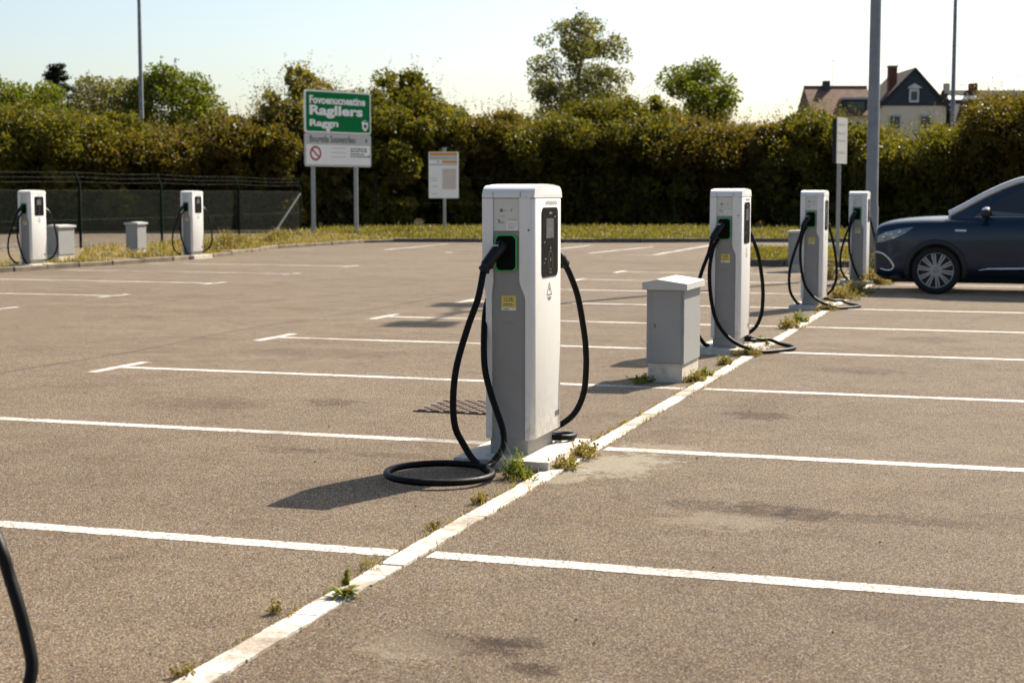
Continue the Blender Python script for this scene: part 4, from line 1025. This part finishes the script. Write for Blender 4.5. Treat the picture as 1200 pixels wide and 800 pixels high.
# ------------------------------------------------------------------ car
def car_paint():
    t = NT('dark_blue_car_paint')
    t.set(t.ramp(t.noise(3, 3), [(0.3, (0.003, 0.0145, 0.034)), (0.7, (0.004, 0.018, 0.041))]), 0.35, metal=0, spec=.25)
    t.b.inputs['Coat Weight'].default_value = .35; t.b.inputs['Coat Roughness'].default_value = .06
    return t.m
M['paint'] = car_paint()
M['chrome'] = plain('bright_chrome', (0.62, 0.62, 0.62), 0.16, metal=1.0, var=.03)
M['pillar_glare'] = plain('pale_pillar_glare', (0.62, 0.63, 0.63), 0.4, metal=.3, var=.03)  # pale metal colour stands in for sky glare on the windscreen edge
M['alloy'] = plain('polished_alloy', (0.30, 0.30, 0.295), 0.42, metal=.4, var=.04)
M['tyre'] = plain('tyre_rubber', (0.012, 0.012, 0.012), 0.75, spec=.3, var=.2, scale=20)
M['cladding'] = plain('black_cladding', (0.012, 0.012, 0.013), 0.6, var=.1)
M['carglass'] = plain('tinted_car_glass', (0.012, 0.016, 0.016), 0.03, spec=.6, var=.05)
def lamp_mat():
    t = NT('headlamp_lens'); t.set((0.13, 0.15, 0.17), 0.12, metal=.5); t.b.inputs['Coat Weight'].default_value = 1.0
    return t.m
M['lamp'] = lamp_mat()
M['taillamp'] = plain('red_tail_lens', (0.25, 0.01, 0.01), .15)
CX, CY = -2.05, 24.27
car = tag(empty('parked_car', (CX, CY, 0)), 'dark blue SUV parked nose in towards the last charging post', 'car')
# x, zbottom, zshoulder, ztop, half width
ST = [(-.025, .28, .86, .89, .66), (.01, .24, .935, .965, .82), (.08, .215, .995, 1.03, .885), (.34, .20, 1.045, 1.085, .90), (.70, .19, 1.065, 1.115, .90), (1.0, .19, 1.06, 1.125, .90),
      (1.25, .19, 1.07, 1.13, .90), (1.8, .19, 1.085, 1.10, .895), (2.6, .19, 1.10, 1.11, .895), (3.3, .19, 1.11, 1.12, .90), (3.9, .21, 1.12, 1.13, .89), (4.35, .25, 1.10, 1.12, .85), (4.58, .32, .98, 1.02, .78), (4.66, .42, .85, .88, .64)]
bm = bmesh.new(); rings = []
for (x, zb, zs, zt, w) in ST:
    h = zs - zb
    half = [(0, zb), (w * .80, zb), (w * .965, zb + .06), (w * .985, zb + h * .30), (w * 1.0, zb + h * .62), (w * .985, zb + h * .85), (w * .93, zs), (w * .70, zs + (zt - zs) * .6), (0, zt)]
    ring = [(x, -y, z) for y, z in half] + [(x, y, z) for y, z in half[1:-1][::-1]]
    rings.append([bm.verts.new(p) for p in ring])
for a, b in zip(rings, rings[1:]):
    n = len(a)
    for k in range(n): bm.faces.new((a[k], a[(k + 1) % n], b[(k + 1) % n], b[k]))
bm.faces.new(rings[0]); bm.faces.new(rings[-1][::-1])
body = link('body', mesh_bm('body', bm, M['paint'], 180), car)
sub = body.modifiers.new('s', 'SUBSURF'); sub.levels = 3; sub.render_levels = 3
bm = bmesh.new()
for wx in (.875, 3.545):
    for s in (-1, 1):
        add_prism(bm, [(wx + .385 * math.cos(2 * math.pi * k / 40), .345 + .385 * math.sin(2 * math.pi * k / 40)) for k in range(40)], (s * .62, s * 1.2), 'y')
cut = link('cutter', mesh_bm('cutter', bm, M['cladding']))
cut.location = (CX, CY, 0)
bo = body.modifiers.new('b', 'BOOLEAN'); bo.object = cut; bo.operation = 'DIFFERENCE'; bo.solver = 'EXACT'
bpy.context.view_layer.update()
dg = bpy.context.evaluated_depsgraph_get()
me = bpy.data.meshes.new_from_object(body.evaluated_get(dg), depsgraph=dg)
body.modifiers.clear(); body.data = me; me.set_sharp_from_angle(angle=R(40))
bpy.data.objects.remove(cut)
# cabin
def lerp(a, b, t): return a + (b - a) * t
GX = [(1.02, 1.125), (1.25, 1.25), (1.55, 1.42), (1.85, 1.56), (2.10, 1.635), (2.5, 1.675), (3.0, 1.68), (3.5, 1.66), (3.95, 1.61), (4.25, 1.50), (4.5, 1.28), (4.6, 1.12)]
def roof_z(x): return float(np.interp(x, [g_[0] for g_ in GX], [g_[1] for g_ in GX]))
def side_y(x, z):
    b = float(np.interp(x, [1.0, 1.5, 2.2, 3.6, 4.3, 4.62], [.70, .825, .84, .835, .78, .62]))
    return b - .30 * max(0, z - 1.06) * 1.0
bm = bmesh.new(); rings = []
for x, zr in GX:
    zb = 1.0
    half = [(side_y(x, zb), zb), (side_y(x, lerp(zb, zr, .45)), lerp(zb, zr, .45)), (side_y(x, zr - .05), max(zb + .02, zr - .05)), (side_y(x, zr) - .09, zr + .0), (side_y(x, zr) * .45, zr + .02), (0, zr + .025)]
    ring = [(x, -y, z) for y, z in half] + [(x, y, z) for y, z in half[:-1][::-1]]
    rings.append([bm.verts.new(p) for p in ring])
for a, b in zip(rings, rings[1:]):
    for k in range(len(a) - 1): bm.faces.new((a[k], a[k + 1], b[k + 1], b[k]))
bm.faces.new(rings[0]); bm.faces.new(rings[-1][::-1])
cab_ = link('cabin', mesh_bm('cabin', bm, M['paint'], 40), car)
# side glass just proud of the cabin
def side_pane(s, poly):
    bm = bmesh.new()
    A = [bm.verts.new((x, s * (side_y(x, z) + .006), z)) for x, z in poly]; B = [bm.verts.new((x, s * (side_y(x, z) - .02), z)) for x, z in poly]
    bm.faces.new(A); bm.faces.new(B[::-1])
    for i in range(len(A)): j = (i + 1) % len(A); bm.faces.new((A[i], A[j], B[j], B[i]))
    return bm
PF = [(1.42, 1.125), (1.50, 1.20), (1.72, 1.345), (1.95, 1.475), (2.12, 1.545), (2.40, 1.575), (2.44, 1.125)]
PR = [(2.52, 1.13), (2.49, 1.58), (2.95, 1.59), (3.30, 1.58), (3.42, 1.15)]
PQ = [(3.50, 1.16), (3.40, 1.57), (3.85, 1.52), (4.1, 1.42), (4.12, 1.20)]
for s in (-1, 1):
    for poly in (PF, PR, PQ): link('side_window', mesh_bm('side_window', side_pane(s, poly), M['carglass']), car)
    # bright strip at the foot of the glass and along the roof
    link('window_trim', tube_mesh('window_trim', [(x, s * (side_y(x, 1.11) + .012), z) for x, z in ((1.40, 1.108), (2.0, 1.108), (2.8, 1.112), (3.6, 1.13), (4.1, 1.17))], .009, M['chrome'], 6), car)
    link('windscreen_pillar_glare', tube_mesh('windscreen_pillar_glare', spline([(x, s * (side_y(x, roof_z(x)) - .045), roof_z(x) + .012) for x in (1.04, 1.25, 1.55, 1.85, 2.10, 2.5, 3.0)], .05), .046, M['pillar_glare'], 12), car)  # pillar tube thickened and coloured pale to carry the painted sky glare
    link('roof_rail', tube_mesh('roof_rail', [(x, s * (side_y(x, roof_z(x)) - .05), roof_z(x) + .03) for x in (2.2, 2.5, 3.0, 3.5, 3.9)], .016, M['alloy'], 8), car)
def strip_mesh(x0, x1, inset, lift, nx=8, ny=10):
    bm = bmesh.new(); G = []
    for i in range(nx + 1):
        x = lerp(x0, x1, i / nx); zr = roof_z(x); yy = side_y(x, zr) - inset; G.append([bm.verts.new((x - .004, lerp(-yy, yy, j / ny), zr + lift + .022 * (1 - abs(2 * j / ny - 1) ** 2))) for j in range(ny + 1)])
    for a, b in zip(G, G[1:]):
        for j in range(ny): bm.faces.new((a[j], a[j + 1], b[j + 1], b[j]))
    return bm
ws = link('windscreen', mesh_bm('windscreen', strip_mesh(1.12, 2.0, .075, .012), M['carglass'], 60), car)
link('rear_window', mesh_bm('rear_window', strip_mesh(4.2, 4.5, .12, .012), M['carglass'], 60), car)
# wheels
def tyre_mesh():
    bm = bmesh.new(); add_lathe(bm, [(.245, -.10), (.258, -.112), (.30, -.118), (.335, -.105), (.345, -.08), (.345, .08), (.335, .105), (.30, .115), (.258, .11), (.245, .10)], 'y', n=48)
    return mesh_bm('tyre', bm, M['tyre'], 50)
def rim_mesh():
    bm = bmesh.new()
    add_lathe(bm, [(.258, -.100), (.252, -.112), (.243, -.106), (.238, -.08)], 'y', n=48)
    add_lathe(bm, [(.0, -.088), (.030, -.088), (.040, -.082), (.048, -.065)], 'y', n=24)
    for k in range(10):
        a = 2 * math.pi * k / 10; m = Matrix.Rotation(a, 4, 'Y')
        for o in (-1, 1):
            vs_ = add_prism(bm, [(.035, -.010 + o * .009), (.247, -.0125 + o * .021), (.247, .0125 + o * .021), (.035, .010 + o * .009)], (-.100, -.078), 'y', m)
    return mesh_bm('rim', bm, M['alloy'], 40)
def hub_mesh():
    bm = bmesh.new(); add_lathe(bm, [(.0, -.045), (.236, -.045), (.244, -.06), (.244, .09), (0, .09)], 'y', n=40); return mesh_bm('wheel_well', bm, M['cladding'], 40)
tm, rm, hm = tyre_mesh(), rim_mesh(), hub_mesh()
for wx in (.875, 3.545):
    for s in (-1, 1):
        w_ = empty('wheel', (0, 0, 0)); w_.parent = car; w_.location = (wx, s * .785, .345); w_.rotation_euler = (0, R(9 if s < 0 else 0), 0 if s < 0 else math.pi)
        for nm, me_ in (('tyre', tm), ('rim', rm), ('brake_drum', hm)): link(nm, me_, w_)
def on_side(x, z, off=.0):
    st = np.array(ST); w = np.interp(x, st[:, 0], st[:, 4]); zb = np.interp(x, st[:, 0], st[:, 1]); zs = np.interp(x, st[:, 0], st[:, 2]); f = (z - zb) / (zs - zb)
    return float(w * np.interp(f, [0, .08, .30, .62, .85, 1.0], [.80, .94, .975, .99, .975, .92])) + off
def side_poly(s, poly, off=.006, th=.03):
    bm = bmesh.new()
    A = [bm.verts.new((x, s * on_side(x, z, off), z)) for x, z in poly]; B = [bm.verts.new((x + .02, s * (on_side(x, z, off) - th), z)) for x, z in poly]
    bm.faces.new(A); bm.faces.new(B[::-1])
    for i in range(len(A)): j = (i + 1) % len(A); bm.faces.new((A[i], A[j], B[j], B[i]))
    bmesh.ops.triangulate(bm, faces=[f for f in bm.faces if len(f.verts) > 4])
    return bm
for s in (-1, 1):
    hl = link('headlight', mesh_bm('headlight', side_poly(s, [(.045, .735), (.05, .83), (.16, .885), (.36, .935), (.56, .965), (.46, .885), (.32, .81), (.16, .755)], .012, .10), M['lamp']), car)
    for (x, z) in ((.14, .815), (.25, .85), (.36, .885)):
        bm = bmesh.new(); bmesh.ops.create_uvsphere(bm, u_segments=10, v_segments=6, radius=.028, matrix=Matrix.Translation((x, s * on_side(x, z, .008), z)))
        link('bulb', mesh_bm('bulb', bm, M['chrome'], 60), hl)
    link('fog_surround', tube_mesh('fog_surround', spline([(x, s * on_side(x, z, .012), z) for x, z in ((.03, .60), (.12, .585), (.22, .50), (.29, .38), (.21, .335), (.10, .36))], .04), .017, M['chrome'], 8), car)
    link('fog_recess', mesh_bm('fog_recess', side_poly(s, [(.04, .57), (.12, .55), (.20, .47), (.25, .385), (.12, .375), (.05, .42)], .004, .06), M['cladding']), car)
    bm = bmesh.new()
    sill_ = [(1.33, .155), (3.10, .155), (3.10, .335), (1.33, .335)]
    pts_ = [(1.30 + (3.12 - 1.30) * k / 10, .335) for k in range(11)] + [(3.12 - (3.12 - 1.30) * k / 10, .17) for k in range(11)]
    link('sill_cladding', mesh_bm('sill_cladding', side_poly(s, pts_, .032, .08), M['cladding']), car)
    link('door_moulding', tube_mesh('door_moulding', [(x, s * on_side(x, z, .030), z) for x, z in ((1.46, .355), (1.6, .375), (2.2, .388), (2.9, .395), (3.08, .395))], [.004, .019, .023, .022, .008], M['chrome'], 8), car)
    link('wheel_arch_trim', tube_mesh('wheel_arch_trim', [(.875 + .40 * math.cos(a), s * on_side(.875 + .40 * math.cos(a), .345 + .40 * math.sin(a), .004), .345 + .40 * math.sin(a)) for a in np.linspace(R(-18), R(198), 30)], .045, M['cladding'], 8), car)
    link('wheel_arch_trim', tube_mesh('wheel_arch_trim', [(3.545 + .40 * math.cos(a), s * on_side(3.545 + .40 * math.cos(a), .345 + .40 * math.sin(a), .004), .345 + .40 * math.sin(a)) for a in np.linspace(R(-18), R(198), 30)], .045, M['cladding'], 8), car)
    link('badge', mesh_bm('badge', side_poly(s, [(1.13, .905), (1.27, .905), (1.27, .928), (1.13, .928)], .010, .01), M['trimwhite']), car)
    # door shut lines and handles
    bm = bmesh.new()
    for x in (1.36, 2.46, 3.42):
        add_tube(bm, [(x, s * on_side(x, z, .0015), z) for z in (.34, .5, .7, .9, 1.05)], .0045, 6)
    add_tube(bm, [(x, s * on_side(x, z, .0015), z) for x, z in ((.55, .945), (.8, 1.0), (1.1, 1.03))], .004, 6)
    link('shut_line', mesh_bm('shut_line', bm, M['cladding']), car)
    for x in (2.22, 3.2): link('door_handle', tube_mesh('door_handle', [(x - .11, s * on_side(x, .93, .02), .93), (x + .08, s * on_side(x, .94, .022), .935)], .016, M['paint'], 8), car)
    # mirror
    bm = bmesh.new(); bmesh.ops.create_uvsphere(bm, u_segments=20, v_segments=12, radius=1, matrix=Matrix.Translation((1.56, s * 1.0, 1.165)) @ Matrix.Diagonal((.085, .13, .085, 1)))
    for v in bm.verts:
        if v.co.x > 1.60: v.co.x = 1.60
    mr = link('mirror', mesh_bm('mirror', bm, M['cladding'], 50), car)
    bm = bmesh.new(); bmesh.ops.create_uvsphere(bm, u_segments=20, v_segments=12, radius=1, matrix=Matrix.Translation((1.558, s * 1.0, 1.169)) @ Matrix.Diagonal((.088, .134, .088, 1)))
    bmesh.ops.delete(bm, geom=[v for v in bm.verts if v.co.z < 1.20 or v.co.x > 1.59], context='VERTS')
    link('mirror_cap', mesh_bm('mirror_cap', bm, M['chrome'], 60), mr)
    link('mirror_arm', tube_mesh('mirror_arm', [(1.54, s * .82, 1.10), (1.555, s * .93, 1.12)], .03, M['cladding'], 8), mr)
    link('tail_light', mesh_bm('tail_light', side_poly(s, [(4.30, .86), (4.32, 1.02), (4.56, .94), (4.57, .84)], .012, .08), M['taillamp']), car)
# front face
def nose_bar(z, w, r, mat, name, x0=-.012, bow=.30): 
    return link(name, tube_mesh(name, [(x0 + bow * abs(t) ** 2.6, t * w, z) for t in np.linspace(-1, 1, 17)], r, mat, 8), car)
nose_bar(.70, .72, .018, M['chrome'], 'grille_bar', -.02, .09); nose_bar(.80, .72, .014, M['chrome'], 'grille_bar', -.018, .09); nose_bar(.75, .70, .03, M['cladding'], 'grille', -.014, .085)
nose_bar(.45, .62, .05, M['cladding'], 'lower_grille', -.005, .08); nose_bar(.245, .845, .055, M['cladding'], 'bumper_lip', .06, .30)
bm = bmesh.new(); add_box(bm, (-.045, -.26, .52), (-.03, .26, .63)); link('number_plate', mesh_bm('number_plate', bm, M['signwhite']), car)
bm = bmesh.new(); add_box(bm, (.25, -.72, .16), (4.4, .72, .22)); link('underbody', mesh_bm('underbody', bm, M['cladding']), car)

# ------------------------------------------------------------------ light, sky, camera
SUN_AZ, SUN_EL = R(21), R(43)         # azimuth from +Y towards +X
sd = Vector((math.sin(SUN_AZ) * math.cos(SUN_EL), math.cos(SUN_AZ) * math.cos(SUN_EL), math.sin(SUN_EL)))
sun = bpy.data.lights.new('sun', 'SUN'); sun.energy = 5.0; sun.angle = R(.53); sun.color = (1.0, .90, .76)
so = bpy.data.objects.new('sun', sun); COL.objects.link(so); so.rotation_euler = (-sd).to_track_quat('-Z', 'Y').to_euler()
w = bpy.data.worlds.new('World'); sc.world = w; w.use_nodes = True
nt = w.node_tree; bg = nt.nodes['Background']
sky = nt.nodes.new('ShaderNodeTexSky'); sky.sky_type = 'NISHITA'; sky.sun_disc = False
sky.sun_elevation = SUN_EL; sky.sun_rotation = SUN_AZ; sky.air_density = 1.0; sky.dust_density = 1.8; sky.ozone_density = 1.0
nt.links.new(sky.outputs[0], bg.inputs[0]); bg.inputs[1].default_value = 0.063
cam = bpy.data.cameras.new('camera'); co = bpy.data.objects.new('camera', cam); COL.objects.link(co)
cam.sensor_width = 36; cam.lens = 55.5; cam.clip_end = 3000
co.location = (0, 0, 1.42); co.rotation_euler = (R(90 - 5.297), 0, R(17.9))
cam.dof.use_dof = True; cam.dof.focus_distance = 8.5; cam.dof.aperture_fstop = 4.6
sc.camera = co
sc.view_settings.view_transform = 'Standard'; sc.view_settings.look = 'None'; sc.view_settings.gamma = 1; sc.view_settings.exposure = 1.32
sc.render.engine = 'CYCLES'; sc.cycles.max_bounces = 6; sc.cycles.transparent_max_bounces = 8
sc.cycles.use_denoising = True
